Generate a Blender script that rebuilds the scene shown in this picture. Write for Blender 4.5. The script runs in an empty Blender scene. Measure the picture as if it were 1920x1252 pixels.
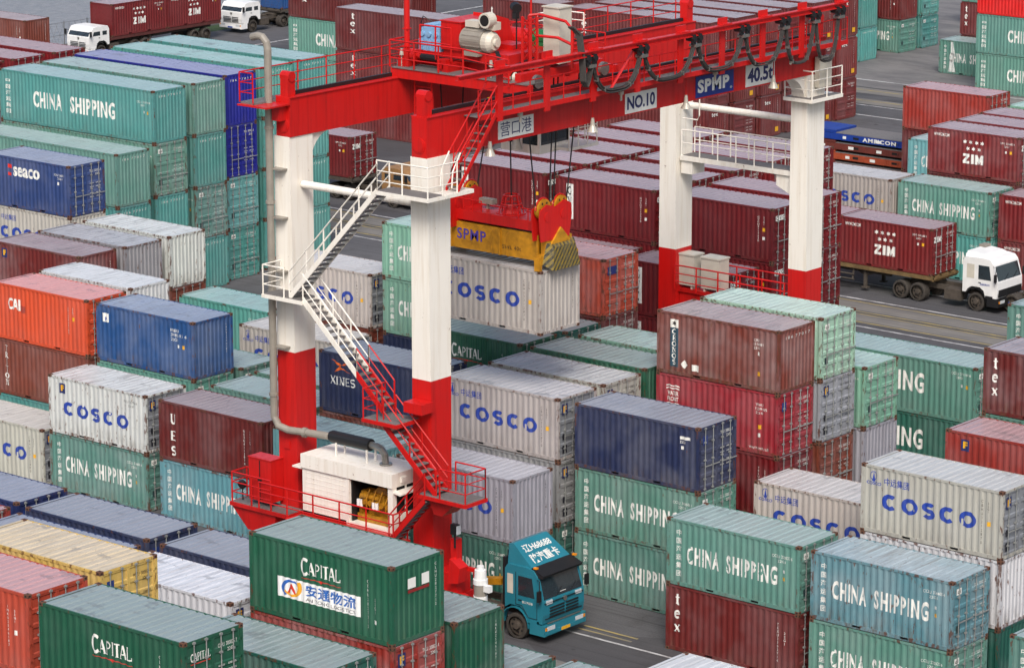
import bpy, bmesh, math, random
from mathutils import Vector, Matrix, noise
random.seed(7)
S = bpy.context.scene
COL = S.collection
PI = math.pi
# ---------------------------------------------------------------- camera, sky, sun, exposure
YAW, PITCH, ROLL = -.6936, .2387, -.001
fw = Vector((math.sin(YAW)*math.cos(PITCH), math.cos(YAW)*math.cos(PITCH), -math.sin(PITCH)))
rt0 = Vector((math.cos(YAW), -math.sin(YAW), 0)); up0 = rt0.cross(fw)
rt = rt0*math.cos(ROLL)+up0*math.sin(ROLL); up = up0*math.cos(ROLL)-rt0*math.sin(ROLL)
cd = bpy.data.cameras.new('camera'); cam = bpy.data.objects.new('camera', cd); COL.objects.link(cam)
cd.sensor_width = 36; cd.lens = 6340/1920*36; cd.clip_start = 1; cd.clip_end = 3000
M = Matrix(((rt.x, up.x, -fw.x, 0), (rt.y, up.y, -fw.y, 0), (rt.z, up.z, -fw.z, 41.76), (0, 0, 0, 1)))
cam.matrix_world = M
S.camera = cam
S.render.resolution_x, S.render.resolution_y = 1024, 667
SUN_EL, SUN_AZ = math.radians(46), math.radians(141)      # azimuth measured from +Y clockwise
w = bpy.data.worlds.new('World'); S.world = w; w.use_nodes = True
nt = w.node_tree
sky = nt.nodes.new('ShaderNodeTexSky'); sky.sky_type = 'NISHITA'; sky.sun_disc = False
sky.sun_elevation = SUN_EL; sky.sun_rotation = SUN_AZ
sky.air_density = 1.0; sky.dust_density = 4.0; sky.ozone_density = 1.0
nt.links.new(sky.outputs[0], nt.nodes['Background'].inputs[0]); nt.nodes['Background'].inputs[1].default_value = .125
sd = bpy.data.lights.new('sun', 'SUN'); sd.energy = 2.1; sd.angle = math.radians(24); sd.color = (1, .965, .915)
sun = bpy.data.objects.new('sun', sd); COL.objects.link(sun)
sdir = Vector((math.sin(SUN_AZ)*math.cos(SUN_EL), math.cos(SUN_AZ)*math.cos(SUN_EL), math.sin(SUN_EL)))
sun.rotation_euler = sdir.to_track_quat('Z', 'Y').to_euler(); sun.location = (-60, 60, 60)
S.view_settings.view_transform = 'Standard'; S.view_settings.look = 'None'
S.view_settings.exposure = .44; S.view_settings.gamma = 1
S.cycles.max_bounces = 6

# ---------------------------------------------------------------- colours and materials
def lin(c): return tuple((x/255/12.92 if x <= 10 else ((x/255+.055)/1.055)**2.4) for x in c)
def rgb(c, a=1.0): return lin(c)+(a,)

class NT:
    def __init__(s, name):
        s.m = bpy.data.materials.new(name); s.m.use_nodes = True; s.t = s.m.node_tree
        s.b = s.t.nodes['Principled BSDF']
    def n(s, typ, **k):
        x = s.t.nodes.new('ShaderNode'+typ)
        for a, v in k.items():
            if a.startswith('i_'):
                key = a[2:]; key = int(key) if key.isdigit() else key.replace('_', ' ')
                if isinstance(v, bpy.types.NodeSocket): s.t.links.new(v, x.inputs[key])
                else: x.inputs[key].default_value = v
            else: setattr(x, a, v)
        return x
    def mix(s, fac, a, b, mode='MIX'):
        x = s.n('Mix', data_type='RGBA', blend_type=mode)
        for k, v in ((0, fac), (6, a), (7, b)):
            if isinstance(v, bpy.types.NodeSocket): s.t.links.new(v, x.inputs[k])
            else: x.inputs[k].default_value = v
        return x.outputs[2]
    def math(s, op, a, b=0.0, clamp=False):
        x = s.n('Math', operation=op, use_clamp=clamp)
        for k, v in ((0, a), (1, b)):
            if isinstance(v, bpy.types.NodeSocket): s.t.links.new(v, x.inputs[k])
            else: x.inputs[k].default_value = v
        return x.outputs[0]
    def ramp(s, v, lo, hi, a=0.0, b=1.0):
        x = s.n('MapRange'); s.t.links.new(v, x.inputs[0])
        for k, val in ((1, lo), (2, hi), (3, a), (4, b)):
            if isinstance(val, bpy.types.NodeSocket): s.t.links.new(val, x.inputs[k])
            else: x.inputs[k].default_value = val
        return x.outputs[0]
    def noise(s, vec, scale, detail=4, rough=.6):
        return s.n('TexNoise', i_Vector=vec, i_Scale=scale, i_Detail=detail, i_Roughness=rough).outputs['Fac']
    def coords(s, scale=(1, 1, 1), rand=True):
        tc = s.n('TexCoord').outputs['Object']
        if rand:
            oi = s.n('ObjectInfo'); r = s.math('MULTIPLY', oi.outputs['Random'], 97.0)
            cb = s.n('CombineXYZ', i_0=r, i_1=r, i_2=r)
            tc = s.n('VectorMath', operation='ADD', i_0=tc, i_1=cb.outputs[0]).outputs[0]
        return s.n('VectorMath', operation='MULTIPLY', i_0=tc, i_1=scale).outputs[0]
    def out(s, col, rough=.5, metal=0.0, spec=.5):
        for k, v in (('Base Color', col), ('Roughness', rough), ('Metallic', metal), ('Specular IOR Level', spec)):
            if isinstance(v, bpy.types.NodeSocket): s.t.links.new(v, s.b.inputs[k])
            else: s.b.inputs[k].default_value = v
        return s.m

RUST = rgb((88, 52, 36)); RUSTL = rgb((140, 92, 62))
def paint(name, rough=.5, sky_fade=.0, rustk=1.0, streak=(2.2, 2.2, .35), roof=False, extra=0.0):
    s = NT(name); oi = s.n('ObjectInfo'); col, wear = oi.outputs['Color'], oi.outputs['Alpha']
    v = s.coords(); st = s.noise(s.coords(streak), 1.6, 5)
    big = s.noise(v, .55, 3)
    dark = s.mix(1.0, col, (.62, .6, .6, 1), 'MULTIPLY')
    c = s.mix(s.ramp(st, .42, .72, 0, .55), col, dark)
    pale = s.mix(.5, col, (.42, .42, .43, 1))
    c = s.mix(s.math('MULTIPLY', s.ramp(big, .4, .7), s.math('MULTIPLY', wear, .55)), c, pale)
    if sky_fade: c = s.mix(sky_fade, c, (.52, .55, .60, 1))  # pale blue blended into roofs: faded paint plus sky reflection put into the colour
    if not roof:
        zz = s.n('SeparateXYZ', i_0=s.n('TexCoord').outputs['Object']).outputs[2]
        gm = s.math('MULTIPLY', s.ramp(zz, .15, .75, 1, 0), s.ramp(s.noise(s.coords((4, 4, .8)), 1.3, 5), .45, .7))
        c = s.mix(s.math('MULTIPLY', gm, s.math('ADD', .12, s.math('MULTIPLY', wear, .7))), c, (.10, .075, .055, 1))
    n3 = s.noise(s.coords((1, 1, .35) if not roof else (1, 1, 1)), 6.5, 8, .66)
    lo = s.math('SUBTRACT', .715-extra, s.math('MULTIPLY', wear, .115))
    rm = s.math('MULTIPLY', s.ramp(n3, lo, s.math('ADD', lo, .05)), rustk)
    c = s.mix(s.math('MULTIPLY', rm, .85), c, RUST)
    if roof:
        n4 = s.noise(s.coords((.9, 1.6, 1)), .8, 6, .62)
        c = s.mix(s.math('MULTIPLY', s.ramp(n4, .60, .66), .45), c, (.10, .10, .11, 1))
        n5 = s.noise(s.coords((5.5, .45, 1)), 1.1, 6, .65)
        c = s.mix(s.math('MULTIPLY', s.ramp(n5, .5, .66), s.math('MULTIPLY', wear, .6, True)), c, (.13, .12, .12, 1))
    r = s.ramp(st, .3, .7, rough-.08, rough+.12)
    bp = s.n('Bump', i_Height=s.noise(s.coords((1, 1, .8)), 1.7, 3, .5), i_Strength=.35, i_Distance=.05)
    s.t.links.new(bp.outputs[0], s.b.inputs['Normal'])
    return s.out(c, r)
def plain(name, c, rough=.5, metal=0, spec=.5, vary=.25, scale=2.0):
    s = NT(name); n = s.noise(s.coords(rand=False), scale, 6)
    a = rgb(c); d = tuple(x*(1-vary) for x in a[:3])+(1,)
    return s.out(s.mix(s.ramp(n, .35, .7), a, d), rough, metal, spec)
def objcol(name, rough=.5, vary=.15):
    s = NT(name); oi = s.n('ObjectInfo'); n = s.noise(s.coords(), 5, 5)
    return s.out(s.mix(s.ramp(n, .4, .7, 0, vary), oi.outputs['Color'], (.12, .11, .1, 1)), rough)

m_side = paint('container_panel_paint', .52)
m_frame = paint('container_frame_paint', .55, rustk=1.0, streak=(3, 3, 3), extra=.10)
m_roof = paint('container_roof_paint', .32, sky_fade=.40, rustk=.7, streak=(2.5, .5, 1), roof=True)
m_let = objcol('painted_lettering', .55, .25)
m_decal = objcol('decal_film', .45, .1)
m_cast = plain('rusty_cast_steel', (104, 68, 50), .8, vary=.5, scale=9)
m_hole = plain('dark_opening', (14, 13, 13), .9, vary=.1)
m_bar = plain('galvanised_bar', (150, 152, 150), .45, .3, vary=.25, scale=6)
m_gasket = plain('door_gasket_rubber', (30, 30, 32), .8)
def enamel(name, c, rough, dk, rustk):
    s = NT(name); v = s.coords(rand=False); a = rgb(c)
    st = s.noise(s.coords((3.5, 3.5, .22), rand=False), 1.4, 6, .62); big = s.noise(v, .35, 4); fine = s.noise(v, 5.5, 8, .7)
    d = tuple(x*k for x, k in zip(a[:3], dk))+(1,)
    k = s.mix(s.ramp(big, .35, .7, 0, .35), a, tuple(x*.82+.02 for x in a[:3])+(1,))
    k = s.mix(s.ramp(st, .48, .70, 0, .6), k, d)
    rs = s.math('MULTIPLY', s.ramp(fine, .635, .68), s.ramp(st, .42, .58))
    k = s.mix(s.math('MULTIPLY', rs, rustk), k, rgb((96, 54, 36)))
    bp = s.n('Bump', i_Height=s.noise(v, .9, 3), i_Strength=.25, i_Distance=.04); s.t.links.new(bp.outputs[0], s.b.inputs['Normal'])
    return s.out(k, s.ramp(st, .3, .7, rough-.06, rough+.16))
m_red = enamel('crane_red_enamel', (192, 16, 12), .36, (.60, .5, .5), .7)
m_cream = enamel('crane_cream_enamel', (232, 227, 217), .42, (.80, .75, .68), .75)
m_white = plain('white_enamel', (226, 226, 224), .42, vary=.12)
m_yel = plain('spreader_yellow_paint', (196, 136, 20), .55, vary=.5, scale=2.5)
m_grate = plain('steel_grating', (112, 108, 106), .7, vary=.3, scale=8)
m_steel = plain('bright_steel', (150, 148, 142), .35, .7, vary=.2, scale=4)
m_rope = plain('dark_wire_rope', (28, 26, 26), .6)
m_cable = plain('grey_cable_rubber', (58, 55, 53), .7, vary=.3, scale=8)
m_rubber = plain('dusty_tyre_rubber', (62, 57, 52), .9, vary=.35, scale=5)
m_black = plain('black_plastic', (26, 26, 28), .5)
m_glass = plain('dark_window_glass', (44, 54, 60), .06, 0, .9, vary=.3, scale=1.5)
m_blue = plain('machine_blue_paint', (128, 170, 205), .5, vary=.2)
m_greyp = plain('motor_grey_paint', (140, 134, 124), .5, vary=.2)
m_pale = plain('cabinet_pale_paint', (196, 190, 176), .5, vary=.15)
m_green = plain('machine_green_paint', (24, 110, 60), .5)
m_amber = plain('amber_lens', (230, 140, 20), .3)
m_lens = plain('headlamp_lens', (190, 195, 198), .15, vary=.1)
m_lampm = plain('spun_aluminium', (190, 184, 172), .4, .15, vary=.2, scale=6)
m_dirt = plain('muddy_chassis_paint', (78, 70, 62), .85, vary=.4, scale=5)
m_trail = plain('worn_trailer_paint', (116, 94, 60), .7, vary=.45, scale=3)
m_truckblue = plain('truck_blue_paint', (40, 120, 138), .3, .1, vary=.12, scale=1.2)
m_engine = plain('engine_yellow_paint', (176, 122, 20), .5, vary=.5, scale=6)
m_hazard_mat = None
def hazard():
    s = NT('hazard_stripe_paint'); v = s.coords(rand=False)
    x = s.n('SeparateXYZ', i_0=v); t = s.math('ADD', x.outputs[1], s.math('MULTIPLY', x.outputs[2], -.9))
    fr = s.math('FRACT', s.math('MULTIPLY', t, 4.5)); k = s.math('GREATER_THAN', fr, .5)
    n = s.noise(v, 7, 6); c = s.mix(k, rgb((134, 112, 34)), rgb((44, 42, 34)))
    return s.out(s.mix(s.ramp(n, .45, .62), c, rgb((92, 84, 58))), .7)
m_haz = hazard()
def ground_mat():
    s = NT('yard_asphalt'); v = s.coords(rand=False)
    a = s.noise(v, .05, 6, .6); b = s.noise(v, .45, 6, .65); g = s.noise(v, 14, 3, .7)
    c = s.mix(s.ramp(a, .35, .65), rgb((64, 64, 68)), rgb((86, 85, 88)))
    c = s.mix(s.ramp(b, .5, .68, 0, .65), c, rgb((56, 54, 55)))
    st = s.noise(s.coords((.12, 2.2, 1), rand=False), 1.0, 5)
    c = s.mix(s.ramp(st, .52, .7, 0, .5), c, rgb((46, 45, 48)))
    c = s.mix(s.ramp(g, .4, .7, 0, .25), c, rgb((120, 118, 116)))
    pt = s.n('TexVoronoi', i_Vector=s.coords((.11, .19, 1), rand=False), i_Scale=1.0); k = s.ramp(pt.outputs['Color'], .55, .62) if False else s.math('GREATER_THAN', s.n('SeparateXYZ', i_0=pt.outputs['Color']).outputs[0], .72)
    c = s.mix(s.math('MULTIPLY', k, .45), c, rgb((52, 51, 54)))
    oil = s.noise(v, 1.1, 4, .55); c = s.mix(s.ramp(oil, .66, .72, 0, .8), c, rgb((34, 33, 34)))
    tr_ = s.noise(s.coords((.05, 6, 1), rand=False), 1.0, 3); c = s.mix(s.ramp(tr_, .56, .66, 0, .55), c, rgb((40, 39, 41)))
    return s.out(c, .82)
def concrete_mat():
    s = NT('worn_concrete_lane'); v = s.coords(rand=False)
    a = s.noise(v, .3, 6); st = s.noise(s.coords((.15, 3, 1), rand=False), 1.2, 5)
    c = s.mix(s.ramp(a, .35, .7), rgb((122, 118, 112)), rgb((100, 98, 96)))
    return s.out(s.mix(s.ramp(st, .5, .7, 0, .7), c, rgb((88, 86, 86))), .85)
def worn(name, c, c2):
    s = NT(name); n = s.noise(s.coords((.5, 3, 1) if 'line' in name else (.12, .3, 1), rand=False), 1.5, 7, .7)
    return s.out(s.mix(s.ramp(n, .40, .58, 0, .95), rgb(c), rgb(c2)), .8)
m_ground = ground_mat(); m_conc = concrete_mat()
m_linew = worn('worn_white_line', (205, 205, 205), (120, 118, 118))
m_liney = worn('worn_yellow_line', (160, 142, 84), (112, 108, 100))
def water_mat():
    s = NT('harbour_water'); v = s.coords((1, 1, 1), rand=False)
    n = s.noise(v, 1.3, 5, .65)
    bp = s.n('Bump', i_Height=n, i_Strength=.9, i_Distance=.3)
    s.t.links.new(bp.outputs[0], s.b.inputs['Normal'])
    return s.out(s.mix(s.ramp(n, .3, .7), rgb((112, 112, 116)), rgb((140, 138, 140))), .3)
m_water = water_mat()
m_grass = plain('verge_grass', (62, 82, 44), .9, vary=.5, scale=6)

# ---------------------------------------------------------------- helpers
BASE = {}
def thing(name, label, cat, loc=(0, 0, 0), rz=0.0, group=None):
    o = bpy.data.objects.new(name, None); COL.objects.link(o); o.empty_display_size = .3
    o.location = loc; o.rotation_euler = (0, 0, rz); o['label'] = label; o['category'] = cat
    if group: o['group'] = group
    return o
def tag(o, label, cat, group=None):
    o['label'] = label; o['category'] = cat
    if group: o['group'] = group
    return o
class MB:
    """collects faces and links them as ONE mesh object"""
    def __init__(s, off=(0, 0, 0)): s.v = []; s.f = []; s.mi = []; s.o = Vector(off)
    def add(s, vs, fs, mi=0):
        k = len(s.v); s.v += [Vector(p)-s.o for p in vs]
        s.f += [tuple(i+k for i in f) for f in fs]; s.mi += [mi]*len(fs); return s
    def box(s, x0, x1, y0, y1, z0, z1, mi=0):
        p = [(x, y, z) for z in (z0, z1) for y in (y0, y1) for x in (x0, x1)]
        return s.add(p, [(0, 2, 3, 1), (4, 5, 7, 6), (0, 1, 5, 4), (2, 6, 7, 3), (0, 4, 6, 2), (1, 3, 7, 5)], mi)
    def hexa(s, b, t, mi=0):
        return s.add(list(b)+list(t), [(0, 3, 2, 1), (4, 5, 6, 7), (0, 1, 5, 4), (1, 2, 6, 5), (2, 3, 7, 6), (3, 0, 4, 7)], mi)
    def quad(s, *p, mi=0): return s.add(p, [tuple(range(len(p)))], mi)
    def prism(s, pts, d0, d1, mi=0):
        """pts: list of 3D points of a flat outline; extruded from +d0 to +d1 (vectors)"""
        n = len(pts); d0, d1 = Vector(d0), Vector(d1)
        a = [Vector(p)+d0 for p in pts]; b = [Vector(p)+d1 for p in pts]
        return s.add(a+b, [tuple(range(n-1, -1, -1)), tuple(range(n, 2*n))]+[(i, (i+1) % n, n+(i+1) % n, n+i) for i in range(n)], mi)
    def cyl(s, p0, p1, r0, r1=None, n=12, mi=0):
        r1 = r0 if r1 is None else r1
        p0, p1 = Vector(p0), Vector(p1); d = (p1-p0).normalized()
        a = d.orthogonal().normalized(); b = d.cross(a)
        vs = []
        for p, r in ((p0, r0), (p1, r1)):
            vs += [p+a*(r*math.cos(2*PI*i/n))+b*(r*math.sin(2*PI*i/n)) for i in range(n)]
        return s.add(vs, [tuple(range(n-1, -1, -1)), tuple(range(n, 2*n))]+[(i, (i+1) % n, n+(i+1) % n, n+i) for i in range(n)], mi)
    def tube(s, pts, r, n=5, mi=0):
        pts = [Vector(p) for p in pts]; rings = []
        for i, p in enumerate(pts):
            d = (pts[min(i+1, len(pts)-1)]-pts[max(i-1, 0)]).normalized()
            ref = Vector((0, 0, 1)) if abs(d.z) < .9 else Vector((1, 0, 0))
            a = d.cross(ref).normalized(); b = d.cross(a)
            rings.append([p+a*(r*math.cos(2*PI*k/n))+b*(r*math.sin(2*PI*k/n)) for k in range(n)])
        vs = [q for rg in rings for q in rg]; m = len(pts)
        fs = [(i*n+k, i*n+(k+1) % n, (i+1)*n+(k+1) % n, (i+1)*n+k) for i in range(m-1) for k in range(n)]
        fs += [tuple(range(n-1, -1, -1)), tuple((m-1)*n+k for k in range(n))]
        return s.add(vs, fs, mi)
    def bar(s, p0, p1, r, mi=0): return s.tube([p0, p1], r, 5, mi)
    def rail(s, pts, h=1.0, r=.028, step=1.3, mid=2, ends=True, mi=0):
        """hand rail along pts: top bar, mid bars, posts"""
        U = Vector((0, 0, 1)); P = [Vector(p) for p in pts]
        for k in range(mid): s.tube([p+U*h*(1-k/mid) for p in P], r if k == 0 else r*.75, 5, mi)
        for a, b in zip(P[:-1], P[1:]):
            n = max(1, round((b-a).length/step))
            for i in range(n): q = a.lerp(b, i/n); s.bar(q, q+U*h, r, mi)
        s.bar(P[-1], P[-1]+U*h, r, mi); return s
    def mesh(s, name, mats, smooth=False):
        me = bpy.data.meshes.new(name); me.from_pydata([tuple(v) for v in s.v], [], s.f)
        for m in (mats if isinstance(mats, (list, tuple)) else [mats]): me.materials.append(m)
        for p, k in zip(me.polygons, s.mi): p.material_index = k; p.use_smooth = smooth
        bm = bmesh.new(); bm.from_mesh(me); bmesh.ops.recalc_face_normals(bm, faces=bm.faces); bm.to_mesh(me); bm.free()
        return me
    def build(s, name, mats, parent=None, smooth=False, color=None):
        return inst(name, s.mesh(name, mats, smooth), parent, color)
def inst(name, me, parent=None, color=None):
    o = bpy.data.objects.new(name, me); COL.objects.link(o)
    if parent is not None: o.parent = parent
    if color: o.color = color
    return o
def copy_tree(o, parent=None):
    c = o.copy(); COL.objects.link(c)
    if parent is not None: c.parent = parent
    for ch in list(o.children): copy_tree(ch, c)
    return c

# ---------------------------------------------------------------- writing
def text2d(body, bold=.0, sp=1.0, ln=1.0, cache={}):
    k = (body, bold, sp, ln)
    if k not in cache:
        c = bpy.data.curves.new('text', 'FONT'); c.body = body; c.offset = bold; c.space_character = sp; c.space_line = ln; c.align_x = 'CENTER'; c.resolution_u = 3
        o = bpy.data.objects.new('text', c); me = bpy.data.meshes.new_from_object(o)
        vs = [(v.co.x, v.co.y, 0.0) for v in me.vertices]; fs = [tuple(p.vertices) for p in me.polygons]
        bpy.data.objects.remove(o); bpy.data.curves.remove(c); bpy.data.meshes.remove(me)
        cache[k] = (vs, fs)
    return cache[k]
def arc(cx, cy, rx, ry, a0, a1, n=16):
    return [(cx+rx*math.cos(math.radians(a0+(a1-a0)*i/n)), cy+ry*math.sin(math.radians(a0+(a1-a0)*i/n))) for i in range(n+1)]
T, t = 1, 0
GL = {  # strokes (points, thick?), serif points, width
 'C': ([(arc(.42, .5, .36, .43, 48, 312), T)], [], .84), 'O': ([(arc(.45, .5, .37, .43, 0, 360, 24), T)], [], .9),
 'S': ([(arc(.36, .72, .27, .22, 30, 270, 10)+arc(.36, .27, .27, .22, 90, -150, 10)[1:], T)], [], .72),
 'A': ([([(.08, 0), (.4, 1)], t), ([(.4, 1), (.72, 0)], T), ([(.2, .34), (.6, .34)], t)], [(.08, 0), (.72, 0)], .8),
 'P': ([([(.18, 0), (.18, 1)], T), ([(.2, .95), (.4, .95)]+arc(.4, .72, .24, .23, 90, -90, 8)+[(.2, .49)], t)], [(.18, 0)], .7),
 'R': ([([(.18, 0), (.18, 1)], T), ([(.2, .95), (.4, .95)]+arc(.4, .72, .24, .23, 90, -90, 8)+[(.2, .49)], t), ([(.38, .49), (.7, 0)], T)], [(.18, 0), (.7, 0)], .78),
 'I': ([([(.2, 0), (.2, 1)], T)], [(.2, 0), (.2, 1)], .4), 'T': ([([(.38, 0), (.38, 1)], T), ([(.03, .95), (.73, .95)], t)], [(.38, 0)], .76),
 'L': ([([(.18, 0), (.18, 1)], T), ([(.18, .05), (.66, .05), (.66, .25)], t)], [(.18, 1)], .7),
 'G': ([(arc(.42, .5, .36, .43, 48, 318), T), ([(.74, .08), (.74, .45)], T)], [(.74, .45)], .9),
 'V': ([([(.08, 1), (.42, 0)], T), ([(.42, 0), (.76, 1)], t)], [(.08, 1), (.76, 1)], .84),
 'N': ([([(.14, 0), (.14, 1)], t), ([(.14, 1), (.7, 0)], T), ([(.7, 0), (.7, 1)], t)], [(.14, 0), (.14, 1), (.7, 1)], .84),
 'E': ([([(.18, 0), (.18, 1)], T), ([(.18, .95), (.66, .95)], t), ([(.18, .5), (.56, .5)], t), ([(.18, .05), (.68, .05)], t)], [], .74),
 'X': ([([(.1, 1), (.7, 0)], T), ([(.1, 0), (.7, 1)], t)], [(.1, 0), (.1, 1), (.7, 0), (.7, 1)], .8),
 'U': ([([(.14, 1), (.14, .3)]+arc(.42, .3, .28, .27, 180, 360, 10)+[(.7, 1)], T)], [(.14, 1), (.7, 1)], .84),
 't': ([([(.3, .95), (.3, .15)]+arc(.42, .15, .12, .12, 180, 300, 5), T), ([(.08, .66), (.56, .66)], t)], [], .6),
 'e': ([(arc(.36, .33, .27, .3, 0, 310, 16), T), ([(.12, .36), (.62, .36)], t)], [], .72),
 'x': ([([(.1, .65), (.6, 0)], T), ([(.1, 0), (.6, .65)], t)], [(.1, 0), (.1, .65), (.6, 0), (.6, .65)], .7),
 'Z': ([([(.08, .88), (.72, .88)], T), ([(.66, .88), (.14, .12)], T), ([(.08, .12), (.74, .12)], T)], [], .82),
 'M': ([([(.14, 0), (.14, 1)], T), ([(.14, .93), (.46, .25), (.78, .93)], T), ([(.78, 0), (.78, 1)], T)], [], .94), ' ': ([], [], .5)}
def stroke2d(body, thick=.17, thin=.07, serif=True, gap=.08, vert=False):
    """letters drawn as strokes; every stroke on its own hair-thin layer (third coordinate)"""
    vs, fs = [], []; x = 0.0; y = 0.0; lay = 0
    def line(pts, wd, ox, oy):
        nonlocal lay
        n = len(pts); P = [Vector((p[0], p[1])) for p in pts]; k = len(vs); closed = (P[0]-P[-1]).length < 1e-4
        for i, p in enumerate(P):
            a = P[i]-P[i-1] if i else (P[0]-P[-2] if closed else P[1]-P[0])
            b = P[i+1]-P[i] if i < n-1 else (P[1]-P[0] if closed else P[-1]-P[-2])
            a = a.normalized(); b = b.normalized(); m = (a+b)
            m = m.normalized() if m.length > 1e-3 else a
            nn = Vector((-m.y, m.x)); sc = wd/2/max(.45, nn.dot(Vector((-a.y, a.x))))
            vs.append((p.x+nn.x*sc+ox, p.y+nn.y*sc+oy, lay*.0006)); vs.append((p.x-nn.x*sc+ox, p.y-nn.y*sc+oy, lay*.0006))
        for i in range(n-1): fs.append((k+2*i, k+2*i+1, k+2*i+3, k+2*i+2))
        lay = (lay+1) % 9
    for ch in body:
        if ch == '\n': continue
        st, sf, wd = GL[ch]
        ox = -wd/2 if vert else x
        for pts, th in st: line(pts, thick if th else thin, ox, y)
        if serif:
            for p in sf:
                yy = p[1]+(.03 if p[1] < .3 else -.03); line([(p[0]-.15, yy), (p[0]+.15, yy)], .06, ox, y)
        if vert: y -= 1+gap*2
        else: x += wd+gap
    return vs, fs
def rect2d(): return [(0, 0, 0), (1, 0, 0), (1, 1, 0), (0, 1, 0)], [(0, 1, 2, 3)]
def fit(shape, x0, x1, z0, z1):
    vs, fs = shape
    ax, bx = min(v[0] for v in vs), max(v[0] for v in vs); az, bz = min(v[1] for v in vs), max(v[1] for v in vs)
    return [(x0+(v[0]-ax)/(bx-ax)*(x1-x0), z0+(v[1]-az)/(bz-az)*(z1-z0), v[2]) for v in vs], fs

# ---------------------------------------------------------------- shipping container meshes
W = 2.438; H20 = 2.591; HHC = 2.896; L20 = 6.058; L40 = 12.192
XA = .13
def pitch(L): n = 21 if L < 7 else 42; return (L-2*XA)/n
def prof(x, L):
    p = pitch(L); u = ((x-XA) % p)/p
    if x < XA or x > L-XA: return .014
    d = .036
    if u < .25: k = 0
    elif u < .5: k = (u-.25)/.25
    elif u < .75: k = 1
    else: k = (1-u)/.25
    return .014+d*k
def folds(L):
    p = pitch(L); n = round((L-2*XA)/p)
    return [XA+p*(i+f) for i in range(n) for f in (0, .25, .5, .75)]+[L-XA]
MC = {}
def cached(fn):
    def g(*a):
        k = (fn.__name__,)+a
        if k not in MC: MC[k] = fn(*a)
        return MC[k]
    return g
@cached
def frame_mesh(L, H):
    b = MB(); pw = .12
    for x in (0, L-pw):
        for y in (0, W-pw): b.box(x, x+pw, y, y+pw, .118, H-.118)
    for y0, y1 in ((.008, .07), (W-.07, W-.008)):
        b.box(pw, L-pw, y0, y1, H-.10, H-.018)
        xs = [pw]; pk = ()
        if L < 7:
            pk = ((L/2-1.21, L/2-.85), (L/2+.85, L/2+1.21))
        for p0, p1 in pk: xs += [p0, p1]
        xs.append(L-pw)
        for a, c in zip(xs[0::2], xs[1::2]): b.box(a, c, y0, y1, .025, .165)
        for p0, p1 in pk: b.box(p0, p1, y0, y1, .14, .165); b.box(p0, p1, y0, y1, .025, .045)
    for p0, p1 in (((L/2-1.21, L/2-.85), (L/2+.85, L/2+1.21)) if L < 7 else ()): b.box(p0, p1, .10, W-.10, .048, .137, 1)
    b.box(.05, .10, pw, W-pw, .16, H-.1); b.box(pw, L-pw, W-.06, W-.02, .165, H-.10)      # far end and rear wall
    for x0, x1 in ((.01, .1), (L-.1, L-.012)):
        b.box(x0, x1, pw, W-pw, H-.11, H-.02); b.box(x0, x1, pw, W-pw, .025, .15)
    b.box(pw, L-pw, .07, W-.07, .14, .16)
    return b.mesh('shipping_container', [m_frame, m_hole])
@cached
def side_mesh(L, H):
    b = MB(); xs = folds(L)
    xs = [.12]+xs+[L-.12]
    lo, hi = .165, H-.10
    vs = [(x, prof(min(max(x, XA), L-XA), L), z) for x in xs for z in (lo, hi)]
    b.add(vs, [(2*i, 2*i+2, 2*i+3, 2*i+1) for i in range(len(xs)-1)])
    return b.mesh('side_panel', [m_side])
@cached
def roof_mesh(L, H):
    b = MB(); n = 17 if L < 7 else 34; p = (L-.24)/n; xs = []
    for i in range(n):
        for f, d in ((0, 0), (.16, 0), (.30, 1), (.86, 1)): xs.append((.12+p*(i+f), H-.018-.026*(1-d)))
    xs.append((L-.12, H-.044))
    vs = [(x, y, z) for x, z in xs for y in (.07, W-.07)]
    b.add(vs, [(2*i, 2*i+2, 2*i+3, 2*i+1) for i in range(len(xs)-1)])
    for x0, x1 in ((.02, .12), (L-.12, L-.02)): b.box(x0, x1, .12, W-.12, H-.03, H-.012)
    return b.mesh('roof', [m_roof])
@cached
def endcorr_mesh(L, H):
    b = MB(); n = 9; p = (W-.24)/n; ys = []
    for i in range(n):
        for f, d in ((0, 0), (.3, 0), (.45, 1), (.85, 1)): ys.append((.12+p*(i+f), L-.016-.04*d))
    ys.append((W-.12, L-.016))
    vs = [(x, y, z) for y, x in ys for z in (.15, H-.11)]
    b.add(vs, [(2*i, 2*i+2, 2*i+3, 2*i+1) for i in range(len(ys)-1)])
    return b.mesh('end_panel', [m_side])
@cached
def door_mesh(L, H, k):
    y0, y1 = (.13, W/2-.006) if k == 0 else (W/2+.006, W-.13)
    b = MB(); z0, z1 = .155, H-.115; x = L-.03; n = 5; hz = (z1-z0)/n; zs = [z0]
    pr = [(z0, x)]
    for i in range(n):
        a = z0+hz*i
        pr += [(a+.06, x), (a+.10, x-.03), (a+hz-.10, x-.03), (a+hz-.06, x)]
    pr.append((z1, x))
    ya, yb = y0+.05, y1-.05
    vs = [(xx, y, z) for z, xx in pr for y in (ya, yb)]
    b.add(vs, [(2*i, 2*i+1, 2*i+3, 2*i+2) for i in range(len(pr)-1)])
    b.box(x-.04, x+.006, y0, ya, z0, z1); b.box(x-.04, x+.006, yb, y1, z0, z1)
    b.box(x-.05, x-.042, y0, y1, z0, z1, 1)
    for z in (.45, 1.0, 1.6, 2.15):                              # hinges
        yy = .10 if k == 0 else W-.10
        b.box(x-.01, x+.03, yy-.06, yy+.06, z-.04, z+.04)
    return b.mesh('door', [m_side, m_gasket])
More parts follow.
